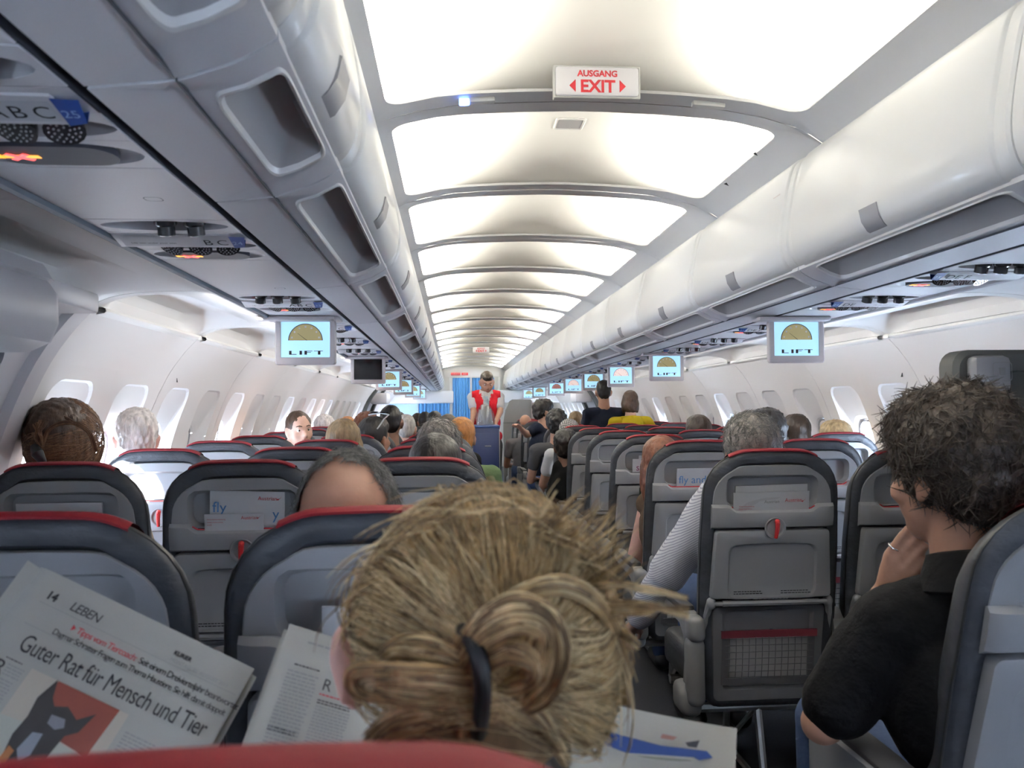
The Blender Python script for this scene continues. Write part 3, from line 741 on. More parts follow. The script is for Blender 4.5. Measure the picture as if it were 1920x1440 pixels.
def seat_meshes(tilt):
    K = Seat(); K.tilt = tilt; S = K.S; D = {}
    lp = lambda poly, d: [S(x, z, d) for x, z in poly]
    # upholstered back
    b = MB(); th = .085
    def o2(ins, drop): return [(x, z-(drop if z > 1.02 else drop*max(0, (z-.85)/.17))) for x, z in outl(ins)]
    b.loft([lp(outl(.060), .034), lp(outl(.050), .010), lp(outl(.042), -.001), lp(outl(.026), -.004), lp(outl(.010), .0), lp(outl(.002), .008), lp(outl(0), .016), lp(o2(.002, .004), .03), lp(o2(.006, .014), .05), lp(o2(.014, .03), .068), lp(o2(.03, .042), th), lp(o2(.08, .05), th-.004)], True, True, True)
    D['backrest'] = (b.mesh('backrest'), m_fab)
    # edge piping
    b = MB(); q = lp(outl(.0015), .010); b.tube(q[3:-3], .0028, 6); D['piping'] = (b.mesh('piping'), m_black)
    # red cover over the top: follows the crown, lapping 12 mm down behind
    b = MB(); L = []
    for i in range(25):
        x = -.150+.300*i/24
        zt = 1.168+.010*(1-(x/.2)**2)
        if abs(x) > .088: zt -= .016*((abs(x)-.088)/.065)**2
        e = .0045
        sec = [(-.004, -.006), (-.004, -.002), (.002, .001), (.012, .004), (.022, .002), (.034, -.003), (.052, -.014), (.072, -.034), (th+.006, -.055), (th+.006, -.20)]
        L.append([S(x, zt+dz+e*.2, d) for d, dz in sec])
    b.loft(L, False); me = b.mesh('headrest_cover', angle=60); D['headrest_cover'] = (me, m_red)
    # plastic shell, upper part with literature pocket
    O = [(x*1.10, max(z-.004, .985)) for x, z in outl(.046)]
    N = 72; c = (0, 1.05); A = polar(O, c, N)
    A2 = polar([(x*.985, 1.05+(z-1.05)*.975) for x, z in O], c, N)
    pk = lambda w, z0, z1, r: polar(rr(w, (z1-z0)/2, r, 5, 2, 0, (z0+z1)/2), c, N)
    b = MB(); b.loft([lp(A, .010), lp(A, -.002), lp(A2, -.006), lp(pk(.156, .99, 1.094, .030), -.004), lp(pk(.151, .992, 1.089, .028), .020), lp(pk(.147, .994, 1.085, .026), .026)], True, False, True)
    D['back_shell'] = (b.mesh('back_shell'), m_shell)
    # pocket lip: deep rounded band under the pocket with a cut-out
    b = MB()
    def lipsec(x):
        e = max(0, (abs(x)-.172)/.034); e = min(e, 1); zt = 1.0-.0*(x*x); cut = .018*(1/(1+math.exp((abs(x)-.140)*220)))
        zt -= cut; k = 1-.75*e**2
        return [(.012, zt-.004), (-.006-.010*k, zt), (-.012-.018*k, zt-.010), (-.014-.020*k, .955), (-.012-.016*k, .925), (-.004, .917), (.012, .916)]
    xs = np.linspace(-.206, .206, 45); b.loft([[S(x, z, d) for d, z in lipsec(x)] for x in xs], False, False)
    for x in (-.206, .206): b.loft([[S(x, z, d) for d, z in lipsec(x)]], True, True)
    D['pocket_lip'] = (b.mesh('pocket_lip'), m_shell)
    b = MB(); b.tube([S(x, lipsec(x)[1][1]+.0005, -.0165) for x in np.linspace(-.140, .140, 20)], .0022, 6); D['red_trim'] = (b.mesh('red_trim'), m_redlat)
    # folded tray table with moulded recess
    b = MB()
    T = lambda g: [(x*(1+.035*(.80-z)/.12), z) for x, z in rr(.199-g, .1155-g, .014, 5, 8, 0, .7985)]
    def R(g): return [(x, z-.006*((x/.15)**2 if z > .8 else 0)) for x, z in rr(.150-g, .092-g*.6, .030, 5, 8, 0, .778)]
    b.loft([lp(T(0), .012), lp(T(0), -.018), lp(T(.003), -.025), lp(T(.007), -.027), lp(R(-.004), -.027), lp(R(0), -.026), lp(R(.006), -.018), lp(R(.012), -.017)], True, True, True)
    D['tray_table'] = (b.mesh('tray_table'), m_shell)
    b = MB(); 
    b.loft([[S(.002+r*math.cos(a), .921+r*math.sin(a), d) for a in np.linspace(0, 2*PI, 28)[:-1]] for r, d in ((.036, -.033), (.034, -.036), (.030, -.035), (.026, -.030))], True, False, True); D['latch_cup'] = (b.mesh('latch_cup'), m_shell)
    b = MB(); b.tube([S(.003, .945, -.040), S(.003, .938, -.050), S(.002, .92, -.051), S(.0, .890, -.046)], [.006, .0085, .0075, .006], 8); b.sphere(S(.003, .944, -.046), .009, 10, 8); D['tray_latch'] = (b.mesh('tray_latch'), m_redlat)
    b = MB()
    for z in (.700, .7075):
        for x0, n in ((-.13, 9), (.03, 9)):
            random.seed(int(z*1e4)+n+int(x0*100)); x = x0
            for k in range(n):
                w = random.uniform(.006, .012)
                if x+w < x0+.105: b.add([S(x, z, -.0278), S(x+w, z, -.0278), S(x+w, z+.003, -.0278), S(x, z+.003, -.0278)], [(0, 1, 2, 3)])
                x += w+.002
    D['tray_print'] = (b.mesh('tray_print', False), m_ink)
    b = MB(); b.tube([S(-.165, .668, -.018), S(.165, .668, -.018)], .0105, 8)
    D['hinge_bar'] = (b.mesh('hinge_bar'), m_shell)
    for q in (1, -1):
        b = MB(); b.tube([S(q*.165, .668, -.018), S(q*.200, .668, -.018)], .008, 8); b.sphere(S(q*.20, .668, -.012), (.017, .016, .020), 10, 8); b.tube([S(q*.203, .665, -.010), S(q*.212, .62, .005), S(q*.212, .45, .02)], [.013, .012, .010], 8)
        D['hinge_arm' if q > 0 else 'hinge_arm*'] = (b.mesh('hinge_arm'), m_shell)
    # lower shell
    b = MB()
    LW = lambda g: [(x*(1-.06*(.62-z)/.3), z) for x, z in rr(.195-g, .165-g, .02, 5, 8, 0, .490)]
    LR = lambda g: [(x*(1-.06*(.62-z)/.3), z) for x, z in rr(.158-g, .140-g, .02, 5, 8, 0, .505)]
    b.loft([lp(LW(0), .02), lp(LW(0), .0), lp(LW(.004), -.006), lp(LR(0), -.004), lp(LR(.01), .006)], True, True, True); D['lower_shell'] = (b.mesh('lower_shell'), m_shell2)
    b = MB(); b.loft([[S(x, z, d+.004*math.cos(x*10)) for z, d in ((.572, -.010), (.572, -.018), (.548, -.019), (.546, -.012))] for x in np.linspace(-.165, .165, 14)], False); D['pocket_band'] = (b.mesh('pocket_band'), mat('pocket_red', (.12, .012, .02), .7))
    b = MB()
    for x in np.linspace(-.135, .135, 13): b.tube([S(x, z, -.016-.004*math.sin((z-.40)/.15*PI)) for z in (.55, .50, .45, .405)], .0013, 4)
    for z in np.linspace(.41, .545, 7): b.tube([S(x, z, -.016-.004*math.sin((z-.40)/.15*PI)) for x in np.linspace(-.15, .15, 7)], .0013, 4)
    for q in (-1, 1): b.loft([[S(q*x, z, -.013) for x in (.135, .160)] for z in (.40, .55)], False)
    b.loft([[S(x, z, -.013) for x in (-.16, .16)] for z in (.385, .408)], False)
    D['net_pocket'] = (b.mesh('net_pocket'), m_pock)
    b = MB(); b.loft([[S(x, z, -.007) for x in (-.14, .14)] for z in (.41, .545)], False); D['pocket_leaflet'] = (b.mesh('pocket_leaflet'), mat('leaflet', (.42, .40, .40), .7))
    # cushion, legs, armrests
    b = MB(); b.rbox((0, .34, .385), (.455, .48, .15), .045, 3); D['seat_cushion'] = (b.mesh('seat_cushion'), m_fab)
    b = MB(); b.tube([(-.228, .16, .28), (.228, .16, .28)], .018, 8); b.tube([(-.228, .46, .28), (.228, .46, .28)], .018, 8); b.box(-.012, .012, .16, .46, .272, .288); D['seat_beam'] = (b.mesh('seat_beam'), m_metal)
    b = MB(); b.tube([(0, .46, .28), (0, .50, .02)], .014, 8); b.tube([(0, .16, .28), (0, .10, .02)], .014, 8); b.tube([(0, .10, .015), (0, .52, .015)], .012, 8); b.tube([(0, .16, .28), (0, .48, .03)], .009, 6); D['seat_leg'] = (b.mesh('seat_leg'), m_metal)
    b = MB(); b.rbox((0, .30, .628), (.048, .36, .03), .012, 2); D['arm_pad'] = (b.mesh('arm_pad'), m_armpad)
    b = MB()
    pl = [(.06, .60), (.10, .625), (.49, .618), (.50, .60), (.46, .588), (.16, .575), (.11, .54), (.105, .46), (.13, .36), (.12, .30), (.07, .29), (.04, .40), (.035, .52)]
    b.prism(pl, lambda u, v, d: (d, u, v), -.021, .021); bm_ = b.mesh('arm_frame', angle=40); D['arm_frame'] = (bm_, m_arm)
    b = MB()
    for (y0_, z0_, y1_, z1_) in ((.02, .60, .06, .33),):
        b.rbox((0, .045, .585), (.058, .075, .085), .022, 3); b.rbox((0, .055, .44), (.062, .07, .23), .026, 3)
        b.rbox((-.012, .11, .335), (.075, .14, .10), .03, 3)
    D['arm_pivot'] = (b.mesh('arm_pivot'), m_arm)
    return D
SM = {t: seat_meshes(t) for t in (.13, .25)}
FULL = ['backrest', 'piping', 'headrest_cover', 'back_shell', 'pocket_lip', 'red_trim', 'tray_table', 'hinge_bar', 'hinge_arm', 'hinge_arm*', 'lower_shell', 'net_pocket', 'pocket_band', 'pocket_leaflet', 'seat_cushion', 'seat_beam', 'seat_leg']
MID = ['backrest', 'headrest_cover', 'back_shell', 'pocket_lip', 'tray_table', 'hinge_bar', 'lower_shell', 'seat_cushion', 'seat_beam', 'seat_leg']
SUBS = {'tray_table': ['latch_cup', 'tray_latch', 'tray_print'], 'pocket_lip': ['red_trim'], 'net_pocket': ['pocket_band', 'pocket_leaflet'], 'backrest': ['piping']}
SEATS = {}
def seat(col, x, y, lod, label, group, tilt=.13, arms=(1,), aisle=0):
    D = SM[tilt]; t = empty('airline_seat', (x, y, 0), label, 'seat', group)
    parts = FULL if lod == 0 else MID
    for p in parts:
        if any(p in v for v in SUBS.values()): continue
        o = bpy.data.objects.new(p.rstrip('*'), D[p][0]); COL.objects.link(o); o.parent = t
        if not D[p][0].materials: D[p][0].materials.append(D[p][1])
        for q in SUBS.get(p, []):
            if lod and q not in ('tray_latch',): continue
            c = bpy.data.objects.new(q, D[q][0]); COL.objects.link(c); c.parent = o
            if not D[q][0].materials: D[q][0].materials.append(D[q][1])
    for a in arms:
        f = bpy.data.objects.new('armrest', D['arm_frame'][0]); COL.objects.link(f); f.parent = t; f.location = (a*.2515, 0, 0)
        if not D['arm_frame'][0].materials: D['arm_frame'][0].materials.append(D['arm_frame'][1])
        for q in ['arm_pad']+(['arm_pivot'] if a == aisle else []):
            c = bpy.data.objects.new(q, D[q][0]); COL.objects.link(c); c.parent = f
            if not D[q][0].materials: D[q][0].materials.append(D[q][1])
    return t
XL = {'A': -1.575, 'B': -1.072, 'C': -.569}; XR = {'D': .585, 'E': 1.088, 'F': 1.590}
WHERE = {'A': 'left window', 'B': 'left middle', 'C': 'left aisle', 'D': 'right aisle', 'E': 'right middle', 'F': 'right window'}
PITCH = .781
LY = [.380, 1.195]+[2.395+PITCH*k for k in range(12)]+[13.5+PITCH*k for k in range(4)]
RY = [None, 1.245]+[2.617+PITCH*k for k in range(12)]
for i, y in enumerate(LY):
    for c, x in XL.items():
        if i == 0 and c != 'C': continue
        if i == 1 and c == 'A': continue
        lod = 0 if y < 3.5 else 1
        if i == 0: lab = 'seat whose red headrest cover fills the bottom edge of the picture'
        elif i == 1: lab = {'B': 'dark grey seat behind the newspaper headlined Guter Rat', 'C': 'dark grey seat back directly in front of the blonde woman'}[c]
        else: lab = 'dark grey seat with red top, %s column, %s row beyond the exit gap' % (WHERE[c], ORD[i-2].replace('nearest', 'first'))
        st = seat(c, x, y, lod, lab, 'airline seats in the %s column' % WHERE[c], arms=(1,), aisle=1 if c == 'C' else 0)
        if i == 0: st.scale.z = .990
for i, y in enumerate(RY):
    if y is None: continue
    for c, x in XR.items():
        if i == 1 and c != 'D': continue
        lod = 0 if y < 3.5 else 1
        if i == 1: lab = 'reclined seat at the right edge, behind the man in black'
        elif i == 2 and c == 'D': lab = 'grey aisle seat with red tray latch and white leaflet, full back in view'
        else: lab = 'dark grey seat with red top, %s column, %s row beyond the exit gap' % (WHERE[c], ORD[i-2].replace('nearest', 'first'))
        seat(c, x, y, lod, lab, 'airline seats in the %s column' % WHERE[c], tilt=.25 if i == 1 else .13, arms=(-1,), aisle=-1 if c == 'D' else 0)
# ================================================================== PEOPLE
m_eye = mat('eye_white', (.75, .72, .70), .25); m_iris = mat('iris', (.04, .025, .015), .2)
m_lip = mat('lips', (.42, .16, .14), .45); m_brow = mat('brow', (.05, .03, .02), .8)
def skin(n, c): return mat('skin_'+n, c, .52, bump=.12, bscale=160, var=.06, vscale=30)
SK = {'fair': skin('fair', (.60, .36, .27)), 'tan': skin('tan', (.40, .215, .145)), 'dark': skin('dark', (.20, .105, .07)), 'pink': skin('pink', (.66, .38, .31))}
def hairm(n, c, r=.45): return mat('hair_'+n, c, r, bump=.6, bscale=60, bdist=.01, var=.35, vscale=60, stretch=(1, 1, .25), spec=.35)
HR_ = {'black': hairm('black', (.012, .010, .010)), 'brown': hairm('brown', (.055, .032, .020)), 'dbrown': hairm('dbrown', (.030, .019, .013)), 'blond': hairm('blond', (.34, .25, .135)), 'dblond': hairm('dblond', (.21, .145, .08)),
       'grey': hairm('grey', (.22, .20, .185)), 'white': hairm('white', (.62, .58, .55)), 'ginger': hairm('ginger', (.30, .12, .03)), 'auburn': hairm('auburn', (.13, .045, .022)), 'salt': hairm('salt', (.10, .098, .095))}
def cloth(n, c, **k): return mat('cloth_'+n, c, .85, bump=.35, bscale=35, bdist=.012, spec=.12, **k)
CL = {'navy': cloth('navy', (.008, .011, .022)), 'black': cloth('black', (.0045, .0045, .0055)), 'white': cloth('white', (.72, .72, .74)), 'red': cloth('red', (.42, .012, .022)), 'yellow': cloth('yellow', (.40, .30, .015)),
      'grey': cloth('grey', (.16, .16, .17)), 'blue': cloth('blue', (.08, .16, .32)), 'green': cloth('green', (.08, .12, .06)), 'beige': cloth('beige', (.35, .29, .22)), 'dgrey': cloth('dgrey', (.05, .05, .055)), 'jeans': cloth('jeans', (.04, .06, .12)), 'brown': cloth('brown', (.07, .045, .03))}
def hrot(yaw=0, pitch=0, roll=0):
    "yaw: turn to the person's left seen from behind (deg, + = left); pitch + = looking up; roll + = tilt to the right"
    return (Matrix.Rotation(math.radians(yaw), 3, 'Z') @ Matrix.Rotation(math.radians(pitch), 3, 'X') @ Matrix.Rotation(math.radians(roll), 3, 'Y'))
class Fig:
    "joints in world space; body grown as one surface"
    def __init__(s, head, R, k=1.0, seat_z=.47, hipx=None, stand=False, lean=0, torso=None, face=1, shw=.185, gender=0):
        s.h = Vector(head); s.R = R; s.k = k; s.face = face
        f = Vector((0, 1, 0)) if torso is None else Vector(torso)
        f.normalize(); s.f = f; s.l = Vector((f.y, -f.x, 0)); up = Vector((0, 0, 1))   # s.l = person's right... (x when facing +y)
        nb = s.h-up*.180*k-f*.035*k
        if hipx is not None and abs(s.h.x) > 1.42: nb.x += max(-.13, min(.13, hipx-nb.x))
        s.neck = nb
        if stand:
            s.pel = Vector((nb.x if hipx is None else hipx, nb.y, nb.z-.54*k))
        else:
            z = max(seat_z+.095, nb.z-.56*k)
            s.pel = Vector((nb.x if hipx is None else hipx, nb.y-.02+.0, z))
        s.chest = nb.lerp(s.pel, .36)+f*.01*k
        s.waist = nb.lerp(s.pel, .72)
        w = shw*k
        s.sh = {-1: nb-s.l*w-up*.050*k, 1: nb+s.l*w-up*.050*k}
        s.el = {}; s.ha = {}; s.fing = {}
        for q in (-1, 1):
            s.el[q] = s.sh[q]+s.l*q*.05*k-up*.27*k+f*.06*k; s.ha[q] = s.el[q]+f*.22*k-s.l*q*.06*k-up*.01*k
        s.hip = {q: s.pel+s.l*q*.09*k for q in (-1, 1)}
        s.kn = {}; s.an = {}
        for q in (-1, 1):
            if stand: s.kn[q] = s.hip[q]-up*.42*k+f*.02*k; s.an[q] = s.kn[q]-up*.41*k-f*.02*k
            else: s.kn[q] = s.hip[q]+f*.42*k+up*.01*k; s.an[q] = Vector((s.kn[q].x, s.kn[q].y+.02*f.y, .09))
        s.stand = stand
        s.fit()
    def fit(s):
        for D, lim in ((s.sh, 1.765), (s.el, 1.775), (s.ha, 1.76), (s.kn, 1.74), (s.an, 1.68)):
            for q in (-1, 1): D[q].x = max(-lim, min(lim, D[q].x))
        for q in (-1, 1): s.an[q].z = max(s.an[q].z, .088*s.k)
    def H(s, x, y, z): return s.h+s.R @ (Vector((x, y, z))*s.k)
    def hand(s, mb, q, grow=0):
        k = s.k; e, w = s.el[q], s.ha[q]; d = (w-e).normalized()
        side = d.cross(Vector((0, 0, 1)));
        if side.length < .1: side = Vector((1, 0, 0))
        side.normalize(); nrm = side.cross(d).normalized()
        if q in s.fing:
            for pts, r in s.fing[q]: 
                for a, b, ra, rb in zip(pts[:-1], pts[1:], r[:-1], r[1:]): mb.cap(a, b, ra, rb, 10)
            return
        c = w+d*.045*k
        rot = Matrix((side, d, nrm)).transposed()
        mb.sphere(c, (.040*k, .050*k, .017*k), 14, 10, rot)
        for i in range(4):
            o = (i-1.5)*.020*k; L = (.060, .072, .066, .050)[i]*k
            a = w+d*.080*k+side*o; b = a+d*L*.55-nrm*.010*k+side*o*.15; c2 = b+d*L*.40-nrm*.028*k
            mb.cap(a, b, .0095*k, .0085*k, 8); mb.cap(b, c2, .0085*k, .007*k, 8)
        a = w+d*.03*k-side*q*-.035*k*-1; a = w+d*.025*k-side*q*.030*k; b = a+d*.035*k-side*q*.024*k-nrm*.01*k; mb.cap(a, b, .011*k, .010*k, 8); mb.cap(b, b+d*.030*k-nrm*.008*k, .010*k, .008*k, 8)
    def body(s, name, m, parent, voxel):
        k = s.k; mb = MB(); f, l = s.f, s.l; TR = Matrix((l, f, Vector((0, 0, 1)))).transposed()
        H = s.H; R = s.R
        mb.sphere(H(0, -.014, .022), (.076*k, .096*k, .098*k), 24, 16, R)
        mb.sphere(H(0, .026, -.035), (.062*k, .066*k, .085*k), 20, 14, R)
        mb.sphere(H(0, .042, -.088), (.042*k, .042*k, .034*k), 16, 10, R)
        mb.cap(H(0, .086, .002), H(0, .108, -.036), .009*k, .013*k, 10); mb.sphere(H(-.011, .098, -.041), .009*k, 8, 6); mb.sphere(H(.011, .098, -.041), .009*k, 8, 6)
        mb.cap(H(-.036, .078, .020), H(-.012, .085, .018), .011*k, .011*k, 8); mb.cap(H(.036, .078, .020), H(.012, .085, .018), .011*k, .011*k, 8)
        mb.sphere(H(-.045, .055, -.032), (.022*k, .025*k, .024*k), 10, 8, R); mb.sphere(H(.045, .055, -.032), (.022*k, .025*k, .024*k), 10, 8, R)
        for q in (-1, 1):
            E_ = R @ Matrix.Rotation(q*.35, 3, 'Z')
            eo = getattr(s, 'ear', {}).get(q, 0); mb.sphere(H(q*(.080+eo), -.012, -.016), (.010*k, .021*k, .033*k), 12, 10, E_); mb.sphere(H(q*(.086+eo*1.3), -.020, -.004), (.009*k, .014*k, .024*k), 10, 8, E_); mb.sphere(H(q*(.076+eo), -.004, -.040), (.009*k, .011*k, .012*k), 8, 6)
        mb.cap(H(0, .083, -.062), H(0, .083, -.066), .017*k, .017*k, 10)
        mb.cap(H(0, -.022, -.055), s.neck+Vector((0, 0, -.02)), .056*k, .064*k)
        mb.sphere(s.chest, (.165*k, .105*k, .175*k), 20, 14, TR); mb.sphere(s.waist, (.148*k, .105*k, .17*k), 20, 14, TR); mb.sphere(s.pel, (.168*k, .120*k, .115*k), 20, 14, TR)
        mb.cap(s.neck-Vector((0, 0, .03*k)), s.neck.lerp(s.chest, .6), .070*k, .10*k)
        for q in (-1, 1):
            mb.cap(s.neck-Vector((0, 0, .03*k)), s.sh[q], .050*k, .052*k); mb.cap(s.sh[q], s.el[q], .050*k, .038*k); mb.cap(s.el[q], s.ha[q], .038*k, .025*k)
            s.hand(mb, q)
            mb.cap(s.hip[q], s.kn[q], .080*k, .056*k); mb.cap(s.kn[q], s.an[q], .054*k, .036*k)
            mb.cap(s.an[q]-Vector((0, 0, .03*k)), s.an[q]-Vector((0, 0, .045*k))+f*.15*k, .038*k, .030*k)
        me = remesh(mb, name, voxel, 2)
        return link(name, me, m, parent)
    def shirt(s, m, parent, voxel, sleeve=.55, g=.014, name='shirt', arms=True, low=0):
        k = s.k; mb = MB(); f, l = s.f, s.l; TR = Matrix((l, f, Vector((0, 0, 1)))).transposed()
        mb.sphere(s.chest, (.165*k+g, .105*k+g, .175*k+g), 24, 16, TR); mb.sphere(s.waist, (.148*k+g, .105*k+g, .17*k+g), 24, 16, TR)
        if low: mb.sphere(s.pel, (.168*k+g, .120*k+g, .10*k), 20, 14, TR)
        mb.cap(s.neck-Vector((0, 0, .045*k)), s.neck.lerp(s.chest, .6), .070*k+g*.6, .10*k+g)
        for q in (-1, 1):
            mb.cap(s.neck-Vector((0, 0, .03*k)), s.sh[q], .048*k+g*.6, .052*k+g)
            if arms:
                t = min(sleeve, 1); e = s.sh[q].lerp(s.el[q], t); mb.cap(s.sh[q], e, .050*k+g, .041*k+g*1.2)
                if sleeve > 1: mb.cap(s.el[q], s.el[q].lerp(s.ha[q], min(sleeve-1, .95)), .040*k+g, .028*k+g)
        me = remesh(mb, name, voxel, 3)
        for v in me.vertices:
            n = noise.noise(v.co*14)*.005*k+noise.noise(v.co*33)*.002*k; v.co += v.normal*n
        return link(name, me, m, parent)
    def pants(s, m, parent, voxel, g=.012):
        k = s.k; mb = MB(); f, l = s.f, s.l; TR = Matrix((l, f, Vector((0, 0, 1)))).transposed()
        mb.sphere(s.pel, (.168*k+g, .120*k+g, .115*k+g*.6), 20, 14, TR); mb.cap(s.pel, s.pel.lerp(s.waist, .4), .10*k+g, .10*k+g)
        for q in (-1, 1): mb.cap(s.hip[q], s.kn[q], .080*k+g, .056*k+g); mb.cap(s.kn[q], s.an[q]+Vector((0, 0, .02)), .054*k+g, .040*k+g)
        return link('trousers', remesh(mb, 'trousers', voxel, 2), m, parent)
    def shoes(s, parent):
        k = s.k
        for q in (-1, 1):
            mb = MB(); mb.cap(s.an[q]-Vector((0, 0, .03*k))-s.f*.02*k, s.an[q]-Vector((0, 0, .042*k))+s.f*.16*k, .046*k, .037*k, 12); mb.build('shoe', m_black, parent)
    def eyes(s, parent):
        for q in (-1, 1):
            mb = MB(); mb.sphere(s.H(q*.031, .0705, .001), .0125*s.k, 12, 8); e = mb.build('eye', m_eye, parent)
            mb = MB(); mb.sphere(s.H(q*.031, .0765, .0), .0080*s.k, 10, 6); mb.build('iris', m_iris, e)
            mb = MB(); mb.tube([s.H(q*.014, .090, .024), s.H(q*.032, .089, .029), s.H(q*.050, .076, .024)], [.003*s.k, .0035*s.k, .002*s.k], 6); mb.build('eyebrow', m_brow, parent)
        mb = MB(); mb.tube([s.H(-.022, .094, -.063), s.H(-.008, .101, -.061), s.H(.008, .101, -.061), s.H(.022, .094, -.063)], [.002*s.k, .005*s.k, .005*s.k, .002*s.k], 6); mb.tube([s.H(-.018, .094, -.068), s.H(0, .100, -.071), s.H(.018, .094, -.068)], [.002*s.k, .006*s.k, .002*s.k], 6); mb.build('lips', m_lip, parent)
    def hair(s, m, parent, voxel, style='short', amp=.004, freq=60, vol=0):
        k = s.k; mb = MB(); H, R = s.H, s.R
        def ell(c, r): mb.sphere(H(*c), tuple(x*k for x in r), 24, 16, R)
        v = vol
        if style in ('short', 'curly', 'afro'):
            ell((0, -.030, .036), (.082+v, .094+v, .094+v)); ell((0, -.062, -.012), (.070+v*.8, .056+v*.8, .070+v*.6))
            ell((0, .012, .070), (.068+v*.8, .078+v*.5, .058+v))
        elif style == 'fringe':
            ell((0, -.014, .022), (.0795, .0995, .1015)); ell((0, -.040, -.030), (.074, .064, .050))
        elif style == 'cap':
            ell((0, -.016, .040), (.088, .106, .088)); ell((0, -.055, .0), (.076, .062, .055))
        elif style == 'long':
            ell((0, -.026, .034), (.088+v, .098+v, .098+v)); ell((0, -.070, -.06), (.084+v, .050, .11)); ell((0, -.075, -.15), (.078+v, .042, .10))
            for q in (-1, 1): ell((q*.070, -.02, -.07), (.028, .052, .12))
        elif style == 'bob':
            ell((0, -.026, .034), (.090+v, .100+v, .098+v)); ell((0, -.052, -.04), (.092+v, .066, .095))
            for q in (-1, 1): ell((q*.074, -.008, -.045), (.024, .058, .085))
        elif style == 'tied':
            ell((0, -.024, .034), (.083+v, .097+v, .095+v)); ell((0, -.055, -.008), (.070, .056, .064)); ell((0, -.118, .03), (.038, .034, .038))
        elif style == 'bald':
            ell((0, -.050, -.028), (.082, .068, .048))
            for q in (-1, 1): ell((q*.070, -.020, -.008), (.016, .050, .050))
        me = remesh(mb, 'hair', voxel, 2)
        for vt in me.vertices:
            p = R.transposed() @ (vt.co-s.h)
            n = noise.noise(Vector((p.x*freq, p.y*freq, p.z*freq*.5)))*amp+noise.noise(p*freq*2.3)*amp*.5; vt.co += vt.normal*n
        return link('hair', me, m, parent)
def strands_mesh(paths, r, n=3):
    mb = MB()
    for p in paths: 
        N = len(p); mb.tube(p, [r*(1-.65*(i/(N-1))**3) for i in range(N)], n, False)
    return mb.mesh('strands', True, 180)
def person(label, px, py, y, hair, hc, sk, top, k=1.0, yaw=0, pitch=0, roll=0, style=None, vol=0, amp=.004, freq=60, sleeve=.5, bottoms='jeans', hipx=None, stand=False, feet_z=None, eyes=False, far=True, torso=None, setup=None, shw=.185, headpt=None, group=None):
    "head centre seen at (px,py) at station y"
    h = P(px, py, y) if headpt is None else Vector(headpt)
    F = Fig(h, hrot(yaw, pitch, roll), k, hipx=hipx, stand=stand, torso=torso, shw=shw)
    if setup: setup(F); F.fit()
    vox = .011 if y > 4 else .009
    root = F.body('person', SK[sk], None, vox)
    tag(root, label, 'person', group)
    if top: F.shirt(CL[top] if isinstance(top, str) else top, root, vox, sleeve)
    if bottoms: F.pants(CL[bottoms], root, vox+.002)
    if stand or y < 4: F.shoes(root)
    if hair: F.hair(HR_[hc] if hc in HR_ else hc, root, .007 if y < 4 else .009, hair, amp, freq, vol)
    if eyes: F.eyes(root)
    return root, F

def crm(pts, n=10):
    "Catmull-Rom through points"
    p = [Vector(q) for q in pts]; p = [2*p[0]-p[1]]+p+[2*p[-1]-p[-2]]; o = []
    for i in range(1, len(p)-2):
        for k in range(n):
            t = k/n; a, b, c, d = p[i-1], p[i], p[i+1], p[i+2]
            o.append(.5*((2*b)+(c-a)*t+(2*a-5*b+4*c-d)*t*t+(3*b-a-3*c+d)*t**3))
    o.append(p[-2]); return o
_hr = random.Random(21)
def bundle(paths, pts, w, n, taper=(1, 1), depth=1.0, frizz=.15):
    "n hairs running together along a curve; w half width of the lock, flattened by depth"
    c = crm(pts, 6); N = len(c)
    for _ in range(n):
        a = _hr.uniform(0, 2*PI); rr_ = w*math.sqrt(_hr.random()); ox, oz = rr_*math.cos(a), rr_*math.sin(a)*depth; ph = _hr.uniform(0, 6); q = []
        for i, p in enumerate(c):
            t = (c[min(i+1, N-1)]-c[max(i-1, 0)]).normalized(); u = t.cross(Vector((0, 1, 0)))
            if u.length < .05: u = Vector((1, 0, 0))
            u.normalize(); v = u.cross(t); s = taper[0]+(taper[1]-taper[0])*i/(N-1)
            fz = 1+frizz*math.sin(ph+i*.5)
            q.append(p+u*ox*s*fz+v*oz*s*fz)
        paths.append(q)

def comb(F, tgt, env, n, m, r, parent, seed, front=(-.2, .8), a0=-PI*.7, a1=PI*.7, jit=.10, name='hair_strands', bow=.06):
    "hairs combed over the head towards one gathering point (head-local direction)"
    rnd = random.Random(seed); ps = []; t_ = Vector(tgt).normalized()
    for _ in range(n):
        th = rnd.uniform(a0, a1); d0 = Vector((math.sin(th), rnd.uniform(*front), math.cos(th))).normalized()
        d1 = (t_+Vector((rnd.gauss(0, jit), rnd.gauss(0, jit), rnd.gauss(0, jit)))).normalized(); om = max(d0.angle(d1), .05); sw = rnd.gauss(0, bow); lift = rnd.gauss(1, .018); q = []
        for i in range(9):
            t = i/8; d = (d0*math.sin((1-t)*om)+d1*math.sin(t*om))/math.sin(om); d = d+d0.cross(d1)*sw*math.sin(PI*t); d.normalize()
            R0 = 1/math.sqrt((d.x/env[0])**2+(d.y/env[1])**2+(d.z/env[2])**2)*(1+(lift-1)*math.sin(PI*t))
            q.append(F.h+F.R @ (d*R0*F.k))
        ps.append(q)
    return link(name, strands_mesh(ps, r), m, parent)
# ------------------------------------------------------------------ passengers seen over the seat tops, left block
def sx(c): return (XL.get(c) or XR.get(c))
